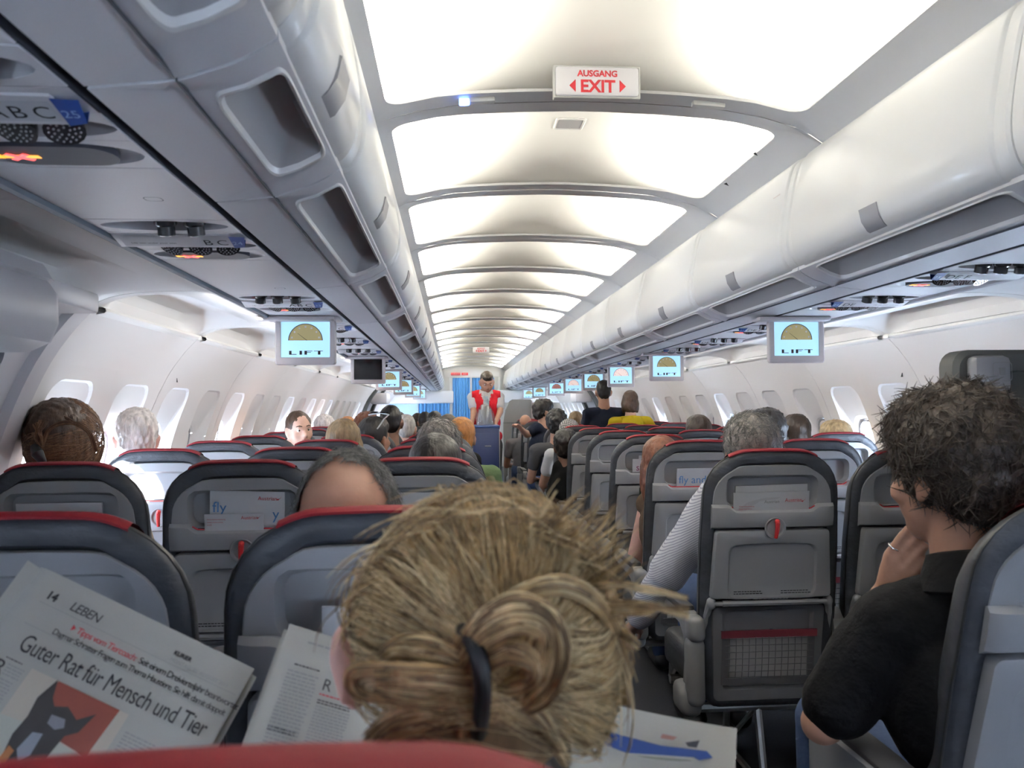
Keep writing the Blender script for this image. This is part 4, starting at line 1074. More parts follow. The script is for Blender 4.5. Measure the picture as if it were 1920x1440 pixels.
# woman with updo by the near left window
r_, F_ = person('person with brown hair pinned up, by the left window, head above the near seat', 122, 828, 2.72, 'short', 'brown', 'pink', 'beige', hipx=-1.66, yaw=-12, vol=.012, amp=.006, shw=.145)
m_lk = [hairm('updo_a', (.085, .042, .024)), hairm('updo_b', (.15, .075, .040)), hairm('updo_c', (.22, .125, .065))]
for mi in range(3):
    comb(F_, (-.93, -.52, -.22), (.106, .134, .140), (900, 1100, 700)[mi], m_lk[mi], .0011, r_, 30+mi, front=(-.9, .7), jit=.16, bow=.12)
    ps = []
    for j in range(3): bundle(ps, [P(80, 838, 2.57), P(76-4*j, 818, 2.56), P(74+6*j-5*mi, 794-3*j, 2.56)], .005, 8, (1, 1.6), 1)
    bundle(ps, [P(180, 845, 2.62), P(165, 808, 2.58), P(130, 792, 2.58), P(95, 803, 2.58), P(78, 835, 2.57)], .006, 40, (1, 1), .6)
    bundle(ps, [P(150, 800, 2.60), P(120, 782, 2.62), P(95, 786, 2.61), P(88, 806, 2.59)], .004, 18, (1, 1), .6)
    link('hair_strands', strands_mesh(ps, .0010), m_lk[mi], r_)
mb = MB(); mb.tube([P(64, 838, 2.57), P(70, 850, 2.55), P(82, 868, 2.56)], [.012, .018, .010], 10); mb.build('hair_clip', m_black, r_)
# white-haired man
r_, F_ = person('elderly person with sunlit white hair, by the left window, second from the front', 255, 822, 3.40, 'short', 'white', 'pink', 'white', hipx=sx('A'), yaw=25, vol=.004, amp=.007, freq=90, k=.96)
# balding man: fringe with a bare crown at the back
def bare(hair, F, d, ang):
    bm = bmesh.new(); bm.from_mesh(hair.data); d = Vector(d).normalized(); ca = math.radians(ang); RT_ = F.R.transposed()
    kill = []
    for v in bm.verts:
        p = (RT_ @ (v.co-F.h)).normalized(); a = p.angle(d)
        if a < ca+.10*noise.noise(p*6)+.10*noise.noise(p*25): kill.append(v)
    bmesh.ops.delete(bm, geom=kill, context='VERTS'); bm.to_mesh(hair.data); bm.free()
def fuzz(hair, n, L, r, name, m, root, dirn=(0, 0, -1), curl=.3, seed=3):
    "short hairs lying over a hair mesh"
    rnd = random.Random(seed); vs = hair.data.vertices; paths = []
    for _ in range(n):
        v = vs[rnd.randrange(len(vs))]; nn = v.normal; t = Vector(dirn)+Vector((rnd.gauss(0, 1), rnd.gauss(0, 1), rnd.gauss(0, 1)))*curl; t = (t-nn*t.dot(nn))
        if t.length < 1e-3: continue
        t.normalize(); b = nn.cross(t); l = L*rnd.uniform(.6, 1.3); c = rnd.uniform(-1, 1); lift = rnd.uniform(.0, .25)
        paths.append([v.co+nn*(.0005+l*lift*u)+t*l*u+b*c*l*.5*u*u for u in (0, .35, .7, 1)])
    return link(name, strands_mesh(paths, r), m, root)
r_, F_ = person('balding person with grey fringe around a bare crown, two heads ahead of the blonde bun', 655, 992, 1.41, 'fringe', 'salt', 'tan', 'grey', hipx=-.60, pitch=-4, k=1.10, amp=.0006)
h_ = [c for c in r_.children if c.name.startswith('hair')][0]; bare(h_, F_, (-.05, -1, .34), 40)
fuzz(h_, 9000, .013, .00045, 'hair_strands', hairm('saltlight', (.20, .195, .19)), r_, (0, -.3, -1), .5)
fuzz(h_, 2600, .026, .0004, 'hair_strands', HR_['salt'], r_, (0, -.3, -.4), 1.6, 12)
person('person in a black cap, in the aisle seat ahead of the balding one', 817, 884, 2.66, 'cap', 'black', 'tan', 'black', hipx=-.57, amp=.001)
r_, F_ = person('person with wavy grey hair, in the left aisle column, behind a black cap', 823, 846, 3.44, 'short', 'grey', 'fair', 'blue', hipx=-.57, vol=.012, amp=.006)
h_ = [c for c in r_.children if c.name.startswith('hair')][0]; fuzz(h_, 1500, .03, .0009, 'hair_strands', HR_['salt'], r_, (.5, -.2, -.6), .4)
person('person with ginger hair leaning to the aisle just left of the trolley', 865, 822, 5.0, 'short', 'ginger', 'fair', 'green', hipx=-.57, vol=.006)
person('person with dark hair gathered on top, left aisle column beyond the ginger one', 840, 806, 6.1, 'tied', 'dbrown', 'tan', 'black', hipx=-.57, pitch=14)
person('person with straight streaked blonde hair, left middle column', 645, 832, 4.2, 'bob', 'dblond', 'fair', 'white', hipx=sx('B'))
r_, F_ = person('person with black hair wearing pale sunglasses pushed up on the head', 704, 822, 4.95, 'short', 'black', 'tan', 'dgrey', hipx=-.80, yaw=-35, vol=.006)
t = empty('sunglasses', F_.H(0, -.01, .125), 'pale rimmed sunglasses pushed up on black hair', 'sunglasses'); o_ = t.location
mb = MB(); mb.tube([F_.H(.09, -.09, .06)-o_, F_.H(.085, -.02, .118)-o_, F_.H(.078, .03, .142)-o_], .0045, 6); mb.build('temple_arm', m_paper, t)
mb = MB(); mb.tube([F_.H(.080, .03, .142)-o_, F_.H(0, .045, .155)-o_, F_.H(-.08, .03, .142)-o_], .005, 6); mb.build('rim', m_paper, t)
mb = MB(); mb.sphere(F_.H(.04, .035, .158)-o_, (.03, .02, .006), 12, 6); mb.sphere(F_.H(-.04, .035, .158)-o_, (.03, .02, .006), 12, 6); mb.build('lenses', m_scroff, t)
person('person with very short black hair and visible right ear, head high above the seats', 733, 792, 5.8, 'short', 'black', 'dark', 'dgrey', hipx=-1.0, vol=-.004)
person('person with pulled back brown hair turning round to look at the camera', 562, 806, 5.42, 'tied', 'brown', 'fair', 'brown', hipx=sx('A'), yaw=-150, roll=4, eyes=True)
person('person with fluffy white hair by the left window, small and far off', 609, 806, 7.3, 'short', 'white', 'pink', 'red', hipx=sx('A'), vol=.012, amp=.008)
person('person with frizzy auburn hair, left block beyond the sunglasses wearer', 688, 808, 6.25, 'curly', 'auburn', 'fair', 'brown', hipx=sx('B'), vol=.02, amp=.012)
person('person with reddish blonde hair, far in the left window column', 652, 806, 8.25, 'short', 'ginger', 'fair', 'beige', hipx=sx('A'), vol=.01)
person('person with pale grey hair just right of the short black hair', 762, 804, 7.1, 'short', 'white', 'fair', 'white', hipx=-.95)
for px, py, y, hc, l in ((797, 792, 9.6, 'black', 'dark-haired head far off in the left block, right one of a small pair'), (783, 793, 10.3, 'dbrown', 'dark-haired head far off in the left block, left one of a small pair'), (815, 793, 8.6, 'black', 'dark-haired head far off, next to the left aisle'), (748, 794, 8.8, 'dbrown', 'dark-haired head far off, just right of the short black hair')):
    person('person whose '+l, px, py, y, 'short', hc, 'tan', 'dgrey')
# ------------------------------------------------------------------ right block
def stripes():
    m = mat('striped_shirt', (.70, .70, .73), .8, bump=.3, bscale=30, bdist=.01); nt = m.node_tree; b = nt.nodes['Principled BSDF']
    w = nt.nodes.new('ShaderNodeTexWave'); w.inputs['Scale'].default_value = 42; w.inputs['Distortion'].default_value = .6; w.bands_direction = 'Z'; tc = nt.nodes.new('ShaderNodeTexCoord')
    mp = nt.nodes.new('ShaderNodeMapping'); mp.inputs['Rotation'].default_value = (0, math.radians(33), 0); r = nt.nodes.new('ShaderNodeValToRGB'); r.color_ramp.elements[0].position = .12; r.color_ramp.elements[1].position = .30
    r.color_ramp.elements[0].color = (.30, .30, .38, 1); r.color_ramp.elements[1].color = (.66, .66, .70, 1)
    nt.links.new(tc.outputs['Object'], mp.inputs[0]); nt.links.new(mp.outputs[0], w.inputs[0]); nt.links.new(w.outputs[1], r.inputs[0]); nt.links.new(r.outputs[0], b.inputs['Base Color']); return m
def arm_grey(F):
    F.sh[-1] = P(1345, 935, 2.86); F.el[-1] = P(1252, 1075, 2.96); F.ha[-1] = P(1192, 1165, 3.12)
r_, F_ = person('person with curly grey hair in a white pinstriped shirt, arm hanging into the aisle', 1405, 850, 2.87, 'curly', 'grey', 'fair', None, hipx=.60, vol=.014, amp=.008, freq=50, setup=arm_grey, k=1.04)
F_.shirt(stripes(), r_, .010, 1.86, .026, 'striped_shirt')
h_ = [c for c in r_.children if c.name.startswith('hair')][0]; fuzz(h_, 2200, .028, .0009, 'hair_strands', HR_['salt'], r_, (.3, -.2, -.4), 1.0)
def arm_bare(F):
    F.sh[-1] = P(1218, 945, 3.66); F.el[-1] = P(1187, 1062, 3.72); F.ha[-1] = P(1215, 1130, 3.95)
person('person with auburn hair and a bare arm at the aisle, half hidden by a seat', 1237, 868, 3.64, 'long', 'auburn', 'pink', 'brown', sleeve=.02, hipx=.66, setup=arm_bare, k=.98)
def arm_dark(F):
    F.sh[-1] = P(1052, 878, 6.0); F.el[-1] = P(1036, 930, 6.05); F.ha[-1] = P(1048, 965, 6.25)
person('person with thick black curls and a black sleeve at the aisle', 1060, 838, 6.02, 'curly', 'black', 'dark', 'black', hipx=.55, vol=.012, amp=.01, setup=arm_dark, sleeve=.9)
def checks():
    m = mat('checked_cap', (.7, .7, .7), .9); nt = m.node_tree; b = nt.nodes['Principled BSDF']; tc = nt.nodes.new('ShaderNodeTexCoord'); w = []
    for ax in ('DIAGONAL', 'X'):
        a = nt.nodes.new('ShaderNodeTexWave'); a.inputs['Scale'].default_value = 22; a.bands_direction = ax; nt.links.new(tc.outputs['Object'], a.inputs[0]); w.append(a)
    x = nt.nodes.new('ShaderNodeMath'); x.operation = 'MAXIMUM'; nt.links.new(w[0].outputs[1], x.inputs[0]); nt.links.new(w[1].outputs[1], x.inputs[1])
    r = nt.nodes.new('ShaderNodeValToRGB'); r.color_ramp.elements[0].position = .78; r.color_ramp.elements[1].position = .86; r.color_ramp.elements[0].color = (.62, .60, .58, 1); r.color_ramp.elements[1].color = (.03, .03, .03, 1)
    nt.links.new(x.outputs[0], r.inputs[0]); nt.links.new(r.outputs[0], b.inputs['Base Color']); return m
def arm_white(F):
    F.sh[-1] = P(1034, 855, 6.75); F.el[-1] = P(1018, 908, 6.85); F.ha[-1] = P(1030, 930, 7.0)
r_, F_ = person('person wearing a black and white checked headscarf', 1067, 813, 6.75, 'cap', checks(), 'tan', 'white', hipx=.55, amp=.001, setup=arm_white)
person('person with messy black hair just right of the boy looking sideways', 1043, 796, 7.25, 'curly', 'black', 'tan', 'dgrey', vol=.016, amp=.012, hipx=.66)
def arm_boy(F):
    F.sh[-1] = P(1006, 803, 7.75); F.el[-1] = P(988, 815, 7.75); F.ha[-1] = P(976, 803, 7.65)
person('person with black hair and pale face turned right, kneeling up in the aisle column', 1021, 772, 7.8, 'short', 'black', 'fair', 'navy', yaw=-72, k=.92, vol=.012, amp=.01, eyes=True, setup=arm_boy, sleeve=.4)
person('person with a bald crown in front of the grey partition', 985, 796, 9.9, 'bald', 'dbrown', 'tan', 'grey')
person('person with light brown hair low behind the checked headscarf', 1079, 793, 8.6, 'short', 'dblond', 'fair', 'beige')
m_navy = CL['navy']
person('person in navy t-shirt with short dark hair standing up among the seats, back turned', 1131, 735, 7.8, 'short', 'black', 'tan', 'navy', k=.93, stand=True, vol=-.002, sleeve=.5, shw=.165)
def arm_girl(F):
    F.el[1] = F.sh[1]+Vector((.10, .02, -.16)); F.ha[1] = F.el[1]+Vector((.12, .0, -.06))
r_, F_ = person('person in a yellow hoodie with long brown hair standing up among the seats, back turned', 1181, 753, 7.55, 'bob', 'brown', 'fair', 'yellow', k=.86, stand=True, sleeve=1.7, setup=arm_girl, vol=-.004)
mb = MB(); hb = F_.neck+Vector((0, -.07, -.05)); mb.sphere(hb, (.105, .05, .075), 18, 12); mb.tube([F_.neck+Vector((-.10, -.01, -.01)), F_.neck+Vector((0, -.085, .0)), F_.neck+Vector((.10, -.01, -.01))], .028, 10)
link('hood', remesh(mb, 'hood', .008, 3), CL['yellow'], r_)
person('person with dark brown hair, right block below the fourth window', 1308, 814, 5.4, 'short', 'dbrown', 'tan', 'dgrey', vol=.006)
person('person with a full rounded black hairstyle, right middle column', 1436, 815, 4.05, 'afro', 'black', 'dark', 'black', vol=.012, amp=.008, hipx=sx('E'))
person('person with smooth dark hair near the right windows, behind the rounded hairstyle', 1491, 814, 5.0, 'short', 'dbrown', 'fair', 'grey', vol=.002, hipx=sx('F'))
r_, F_ = person('person with short blond hair by the right window, above a blue-lit seat', 1565, 832, 4.40, 'short', 'blond', 'fair', 'beige', vol=.008, amp=.006, hipx=sx('F'))
# ------------------------------------------------------------------ cabin attendant, trolley
def arms_att(F):
    F.neck = P(911, 733, 9.63); F.sh = {1: P(886, 745, 9.63), -1: P(936, 745, 9.63)}; F.chest = F.neck+Vector((0, -.01, -.19)); F.waist = F.neck+Vector((0, 0, -.38)); F.pel = F.neck+Vector((0, 0, -.54))
    F.el[1] = P(888, 772, 9.52); F.ha[1] = P(884, 797, 9.36); F.el[-1] = P(938, 772, 9.52); F.ha[-1] = P(929, 793, 9.36)
r_, F_ = person('person standing in the aisle in a red waistcoat, white shirt and pale tie', 913, 717, 9.6, 'short', 'dbrown', 'tan', 'white', yaw=186, pitch=-24, stand=True, torso=(0, -1, 0), bottoms='dgrey', eyes=True, setup=arms_att, sleeve=.62, k=1.03, vol=-.004)
F_.an = F_.an
v_ = F_.shirt(CL['red'], r_, .010, 0, .024, 'waistcoat', arms=False, low=1)
bm = bmesh.new(); bm.from_mesh(v_.data); kill = []
for v in bm.verts:
    p = v.co-F_.neck
    if p.y < .0 and p.z > -.25 and abs(p.x) < .055*(1+(p.z+.02)/.25): kill.append(v)
    elif abs(p.x) > .172 and p.z > -.22: kill.append(v)
bmesh.ops.delete(bm, geom=kill, context='VERTS'); bm.to_mesh(v_.data); bm.free()
mb = MB(); n0 = F_.neck
mb.loft([[n0+Vector((x*w, y, z)) for x in (-1, 1)] for w, y, z in ((.018, -.085, -.035), (.022, -.095, -.06), (.018, -.118, -.075), (.030, -.142, -.20), (.03, -.150, -.26))], False); mb.build('tie', mat('tie_blue', (.30, .38, .46), .6), r_)
for q in (-1, 1):
    mb = MB(); mb.add([n0+Vector((q*.012, -.100, -.045)), n0+Vector((q*.075, -.045, .02)), n0+Vector((q*.085, -.075, -.03)), n0+Vector((q*.045, -.12, -.085))], [(0, 1, 2, 3)]); mb.build('collar', CL['white'], r_)
t = empty('service_trolley', (-.105, 9.05, 0), 'dark blue service trolley standing in the aisle before the attendant', 'trolley'); ZT = 1.135
mb = MB(); mb.rbox((0, 0, .11+(ZT-.11)/2), (.295, .56, ZT-.13), .008); bdy = mb.build('body', mat('trolley_blue', (.006, .018, .085), .5), t)
mb = MB(); mb.rbox((0, 0, ZT-.006), (.305, .57, .03), .008); mb.build('top_tray', mat('tray_blue', (.03, .07, .22), .4), t)
mb = MB(); mb.rbox((0, -.283, .62), (.26, .006, .88), .002); d = mb.build('door', mat('trolley_door', (.007, .020, .095), .45), t)
mb = MB(); mb.rbox((.02, -.288, .92), (.07, .008, .012), .003); mb.build('door_latch', m_latch, d)
for q in (-1, 1): mb = MB(); mb.rbox((q*.146, -.28, .6), (.008, .012, 1.0), .002); mb.build('edge_trim', m_metal, t)
for qx in (-1, 1):
    for qy in (-1, 1): mb = MB(); mb.tube([(qx*.11-.012, qy*.22, .05), (qx*.11+.012, qy*.22, .05)], .05, 14); mb.build('wheel', m_black, t)
# cups stacked in a clear bag
t = empty('bag_of_cups', (-.105, 8.98, ZT+.011), 'clear plastic bag of stacked cups standing on the trolley', 'cups')
for i, x in enumerate((-.062, -.022, .020, .060)):
    mb = MB(); L = []; hN = (.17, .225, .215, .18)[i]; n = int(hN/.010)
    for k in range(n):
        z = .004+k*.010
        for r, dz in ((.030-.004*k/n, 0), (.033-.005*k/n, .007)): L.append([(x*(1-.35*k/n)+r*math.cos(a), r*math.sin(a), z+dz) for a in np.linspace(0, 2*PI, 15)[:-1]])
    mb.loft(L, True, True, True); mb.build('cup_stack', mat('cup_plastic', (.80, .83, .85), .25), t)
mb = MB(); L = []
for z, w in ((0, .105), (.06, .108), (.12, .100), (.17, .082), (.21, .055), (.235, .022), (.262, .012), (.285, .026)):
    L.append([(w*math.cos(a)*(1+.05*math.sin(7*a+z*30)), .062*w/.1*math.sin(a)*(1+.05*math.sin(5*a)), z) for a in np.linspace(0, 2*PI, 41)[:-1]])
mb.loft(L); mb.build('film', m_cup, t)
# grey partition / crew seat back at the front right
b = MB(); x0, x1 = P(944, 800, 11.55).x, P(998, 800, 11.55).x; f = lambda d: [(x, 11.55+d, z) for x, z in ((x0, .02), (x0, 1.12), (x0+.03, 1.30), (x0+.09, 1.43), (x0+.13, 1.455), (x1-.02, 1.455), (x1, 1.43), (x1, .02))]
b.loft([f(0), f(.05)], True, True, True); o = b.build('partition', m_sheet); tag(o, 'tall grey partition with rounded top left corner beside the aisle', 'partition')
b = MB(); b.box(x0, x1, 11.543, 11.551, 1.118, 1.124); b.build('panel_seam', m_dark, o, smooth=False)
b = MB(); b.box(x1-.012, x1+.004, 11.54, 11.60, .02, 1.44); b.build('edge_trim', m_metal, o, smooth=False)
# ================================================================== FOREGROUND: blonde woman
bh = Vector((-.452, .675, 1.112))
F_ = Fig(bh, hrot(-4, -16, 8), 1.0, hipx=-.56, shw=.165); F_.ear = {-1: .016, 1: .002}
F_.el[-1] = Vector((-.70, .80, .74)); F_.ha[-1] = Vector((-.66, .96, .80)); F_.el[1] = Vector((-.27, .80, .74)); F_.ha[1] = Vector((-.24, .95, .80))
BL = F_.body('person', SK['pink'], None, .006); tag(BL, 'person with messy blonde hair tied up in a bun, seen from behind in the foreground', 'person')
F_.shirt(CL['beige'], BL, .008, 1.5); F_.pants(CL['jeans'], BL, .012); F_.shoes(BL)
hb = [hairm('blonde_dark', (.17, .105, .05), .5), hairm('blonde_mid', (.43, .285, .13), .45), hairm('blonde_light', (.70, .53, .29), .42)]
mb = MB(); E = lambda c, r: mb.sphere(F_.H(*c), r, 30, 20, F_.R)
E((.004, -.020, .026), (.086, .103, .098)); E((.010, -.060, -.010), (.076, .055, .070)); E((0, -.055, -.070), (.060, .045, .050)); E((0, .03, .06), (.080, .078, .060))
cap_ = link('hair', remesh(mb, 'hair', .006, 3), hb[0], BL)
for v in cap_.data.vertices: v.co += v.normal*(noise.noise(v.co*22)*.004)
bun = P(945, 1262, .575)
loc = lambda p: F_.R.transposed() @ (Vector(p)-bh)
bd = loc(bun).normalized()
rnd = random.Random(5)
def rad(d):  # hair envelope along a head-local direction
    w = .107 if d.x > 0 else .101-.017*min(1, max(0, (.35-d.z)/.5))
    return 1/math.sqrt((d.x/w)**2+(d.y/.129)**2+(d.z/.131)**2)
for mi, (m, n) in enumerate(zip(hb, (1700, 3000, 1900))):
    ps = []
    for _ in range(n):
        th = rnd.uniform(-PI*.56, PI*.64)                      # angle round the back view: 0 = straight up
        d0 = Vector((math.sin(th), rnd.uniform(.02, .8), math.cos(th)*.95+rnd.uniform(-.1, .1))).normalized()
        lift = rnd.gauss(1.0, .022)+(.10*rnd.random()**3); q = []
        sw = rnd.gauss(0, .05); d1 = (bd+Vector((rnd.gauss(0, .09), 0, rnd.gauss(0, .09)))).normalized(); om = d0.angle(d1)
        for i in range(10):
            t = i/9; s0 = math.sin((1-t)*om)/math.sin(om); s1 = math.sin(t*om)/math.sin(om); d = d0*s0+d1*s1
            d = d+Vector((math.cos(th), 0, -math.sin(th)))*sw*math.sin(PI*t); d.normalize()
            r = rad(d)*(1+(lift-1)*math.sin(PI*min(1, .15+t*.9)))+.004*mi*(1-t)
            q.append(bh+F_.R @ (d*r))
        ps.append(q)
    link('hair_strands', strands_mesh(ps, (.0009, .0007, .00055)[mi]), m, BL)
# the bun: loops of hair gathered by the band
Yb = .545
def B3(l): return [P(a, b, y) for a, b, y in l]
for mi, m in enumerate(hb):
    ps = []; k = (60, 80, 42)[mi]; jx = lambda s: rnd.gauss(0, s)
    # left wing: out from the band, round its tip and back
    for j in range(4): bundle(ps, B3([(880+jx(4), 1262+j*8, .552), (800, 1262+j*6+jx(4), .540), (715+5*j, 1258+j*5, .536), (664+10*j, 1262+4*j, .545), (668+12*j, 1292-3*j, .553), (730, 1306-3*j, .552), (800, 1312+jx(4), .552), (885, 1296, .556)]), .0055, k//2, (1, 1), .7)
    for j in range(3): bundle(ps, B3([(870, 1240+j*6, .555), (815, 1212+10*j+jx(5), .552), (765-10*j, 1205+9*j, .558), (720, 1225+6*j, .570)]), .006, k//2, (1.2, .9), .7)
    for j in range(3): bundle(ps, B3([(885, 1300+9*j, .555), (820, 1330+8*j, .555), (745, 1350+9*j+jx(5), .562), (700, 1392, .58)]), .007, k//2, (1, 1.3), .7)
    # right swirl
    for j in range(5): bundle(ps, B3([(868+3*j, 1215+9*j, .552), (905, 1160+11*j, .540), (965, 1130+11*j, .532), (1025-3*j, 1150+8*j, .530), (1052-9*j, 1205+2*j, .535), (1048-12*j, 1265, .540), (1020-12*j, 1310-5*j, .548), (975, 1330-8*j, .556), (925, 1318-6*j, .560)]), .0058, k//2, (1, 1), .8)
    for j in range(3): bundle(ps, B3([(905, 1235+8*j, .545), (955, 1212+10*j, .534), (995, 1232+6*j, .532), (1000, 1270, .538), (965, 1292-5*j, .546), (930, 1290, .552)]), .005, k//2, (1, .8), .8)
    # outer arc hugging the right side of the head
    for j in range(3): bundle(ps, B3([(960, 1120+4*j, .560), (1030, 1092+6*j, .562), (1095, 1105+7*j, .575), (1145-4*j, 1160, .595), (1172-5*j, 1235, .615), (1178-6*j, 1320, .63)]), .004, k//3, (1.4, .6), .6)
    for j in range(6): bundle(ps, B3([(1050, 1290-20*j, .575), (1095, 1285-18*j, .585), (1135, 1262-16*j, .60), (1160-3*j, 1225-20*j, .62)]), .008, k//3, (1, 1), .6)
    # loose ends under the bun
    bundle(ps, B3([(882, 1300, .555), (872, 1340, .560), (865, 1385, .57), (862, 1430, .59)]), .006, k//2, (1, 1), .8)
    bundle(ps, B3([(985, 1318, .555), (1015, 1345, .558), (1040, 1385, .565), (1062, 1430, .58)]), .006, k//2, (1, .8), .8)
    bundle(ps, B3([(940, 1320, .56), (960, 1345, .57), (985, 1390, .58)]), .012, k, (1, 1.4), .8)
    link('bun', strands_mesh(ps, (.0011, .0010, .0009)[mi]), m, BL)
    ps = []
    # flyaway strands
    for (x, y) in ((1150, 1040), (1165, 1000), (1130, 985), (1185, 1060), (1100, 965), (1060, 955)):
        bundle(ps, [P(x-95, y+70, .63), P(x-40, y+28, .615), P(x+rnd.uniform(-5, 25), y-rnd.uniform(0, 40), .60)], .009, 6, (1, 1.8), 1)
    bundle(ps, B3([(1110, 1100, .60), (1160, 1098, .585), (1215, 1105, .57), (1290, 1122, .56)]), .0032, 9, (1, .5), .6, .5)
    bundle(ps, B3([(1105, 1135, .60), (1165, 1135, .585), (1225, 1138, .57), (1292, 1140+8*mi, .56)]), .004, 12, (1, .5), .6, .5)
    bundle(ps, B3([(1110, 1160, .60), (1150, 1152, .59), (1190, 1150, .58), (1230, 1148, .575)]), .004, 8, (1, .5), .6, .5)
    bundle(ps, B3([(1150, 1180, .61), (1180, 1195, .60), (1200, 1212, .60)]), .004, 6, (1, .8), 1)
    for j in range(60):
        a = rnd.uniform(-1.1, 1.7); o = Vector((math.sin(a), 0, math.cos(a))); tn = Vector((math.cos(a), 0, -math.sin(a)))*rnd.choice((-1, 1, 1)); y0 = rnd.uniform(.60, .68); L0 = rnd.uniform(.03, .09); k0 = rnd.uniform(.004, .022)
        c = Vector((bh.x, y0, bh.z)); R0 = rad(Vector((math.sin(a), .1, math.cos(a))).normalized())*.97
        ps.append([c+o*(R0+k0*math.sin(PI*t*.75))+tn*L0*(t-.4) for t in (0, .2, .4, .6, .8, 1)])
    link('stray_strands', strands_mesh(ps, .0007), m, BL)
mb = MB(); mb.tube(crm(B3([(858, 1172, .570), (880, 1195, .548), (898, 1235, .536), (905, 1290, .536), (902, 1345, .548), (895, 1390, .575), (890, 1420, .60)]), 5), [.004]+[.0062]*24+[.0055]*6, 10); mb.build('hair_tie', m_black, BL)
# ================================================================== FOREGROUND: man in black polo
mh = Vector((.436, 1.42, 1.198))
F_ = Fig(mh, hrot(20, -6, 2), 1.06, hipx=.56, shw=.18)
F_.neck = Vector((.462, 1.395, 1.010)); F_.chest = Vector((.50, 1.42, .80)); F_.waist = Vector((.545, 1.43, .64)); F_.pel = Vector((.57, 1.44, .555))
F_.sh = {-1: Vector((.335, 1.44, .915)), 1: Vector((.66, 1.42, .955))}
F_.hip = {q: F_.pel+Vector((q*.10, 0, 0)) for q in (-1, 1)}; F_.kn = {q: F_.hip[q]+Vector((q*.06, .44, .02)) for q in (-1, 1)}; F_.an = {q: Vector((F_.kn[q].x, F_.kn[q].y+.03, .09)) for q in (-1, 1)}
F_.el[-1] = Vector((.222, 1.49, .725)); F_.ha[-1] = P(1655, 1118, 1.60)
F_.el[1] = Vector((.74, 1.50, .70)); F_.ha[1] = Vector((.62, 1.70, .66))
W_ = F_.ha[-1]; K = [P(1668, 1040, 1.58), P(1681, 1053, 1.572), P(1693, 1069, 1.565), P(1703, 1086, 1.56)]
fg = [([W_, W_.lerp(k_, .55), k_], [.020, .016, .0125]) for k_ in K]
for k_, m_, e_ in zip(K, ((1691, 1006, 1.562), (1708, 1020, 1.555), (1718, 1042, 1.55), (1722, 1066, 1.548)), ((1711, 984, 1.548), (1728, 1000, 1.545), (1735, 1025, 1.542), (1737, 1052, 1.542))):
    fg.append(([k_, P(*m_), P(*e_)], [.0112, .0100, .0085]))
fg.append(([W_, P(1676, 1104, 1.585), P(1703, 1100, 1.565), P(1724, 1084, 1.552)], [.020, .0155, .0125, .010]))
F_.fing[-1] = fg
MN = F_.body('person', SK['tan'], None, .0055); tag(MN, 'person in a black polo shirt with curly dark hair, hand raised to the chin', 'person')
F_.shirt(CL['black'], MN, .007, .78, .020, 'polo_shirt'); F_.pants(CL['jeans'], MN, .010); F_.shoes(MN)
mb = MB(); n0 = F_.neck+Vector((0, -.004, -.004)); L = []
for rr_, z, yo in ((.070, .052, -.004), (.079, .050, -.006), (.092, .012, -.010), (.100, -.014, -.014), (.090, -.02, -.012)):
    L.append([n0+Vector((rr_*math.cos(a)*1.02, rr_*math.sin(a)*.98+yo, z-.018*math.sin(a))) for a in np.linspace(0, 2*PI, 37)[:-1]])
mb.loft(L); mb.build('collar', CL['black'], MN)
hd = F_.hair(HR_['dbrown'], MN, .006, 'curly', .010, 42, .020)
fuzz(hd, 2600, .034, .0011, 'hair_curls', hairm('curl_a', (.022, .015, .011)), MN, (.0, -.3, -.5), 1.1, 8)
fuzz(hd, 1500, .030, .0010, 'hair_curls', hairm('curl_b', (.045, .031, .022)), MN, (.2, -.2, -.3), 1.2, 9)
mb = MB(); c = K[0].lerp(P(1691, 1006, 1.562), .42); d = (P(1691, 1006, 1.562)-K[0]).normalized(); u = d.cross(Vector((0, 1, 0))).normalized(); v = u.cross(d)
mb.tube([c+(u*math.cos(a)+v*math.sin(a))*.0122 for a in np.linspace(0, 2*PI, 25)], .0019, 8); r_ = mb.build('finger_ring', mat('silver', (.85, .85, .85), .2, 1)); tag(r_, 'silver ring on a finger of the hand at the chin', 'ring')
# armrest console of his seat is part of the seat: build it on the seat
st = [o for o in bpy.data.objects if o.get('label', '').startswith('reclined seat')][0]
mb = MB(); sec = lambda y, z: [(-.292-.036, y, z-.10*1.2), (-.292-.036, y, z-.006), (-.292-.030, y, z), (-.292+.030, y, z), (-.292+.036, y, z-.006), (-.292+.036, y, z-.12)]
mb.loft([sec(.02, .690), sec(.10, .690), sec(.34, .682), sec(.375, .676), sec(.385, .66)], True, True, True)
am = mb.build('armrest', mat('console_grey', (.24, .25, .265), .45), st)
mb = MB(); mb.rbox((-.292, .19, .690), (.062, .33, .012), .004); mb.build('arm_pad', m_armpad, am)
mb = MB(); mb.rbox((-.292, .362, .684), (.066, .034, .022), .006); mb.build('arm_cap', m_arm, am)
mb = MB(); mb.rbox((-.292, .20, .40), (.060, .34, .42), .012); mb.build('console_panel', mat('console_grey', (.24, .25, .265), .45), am)
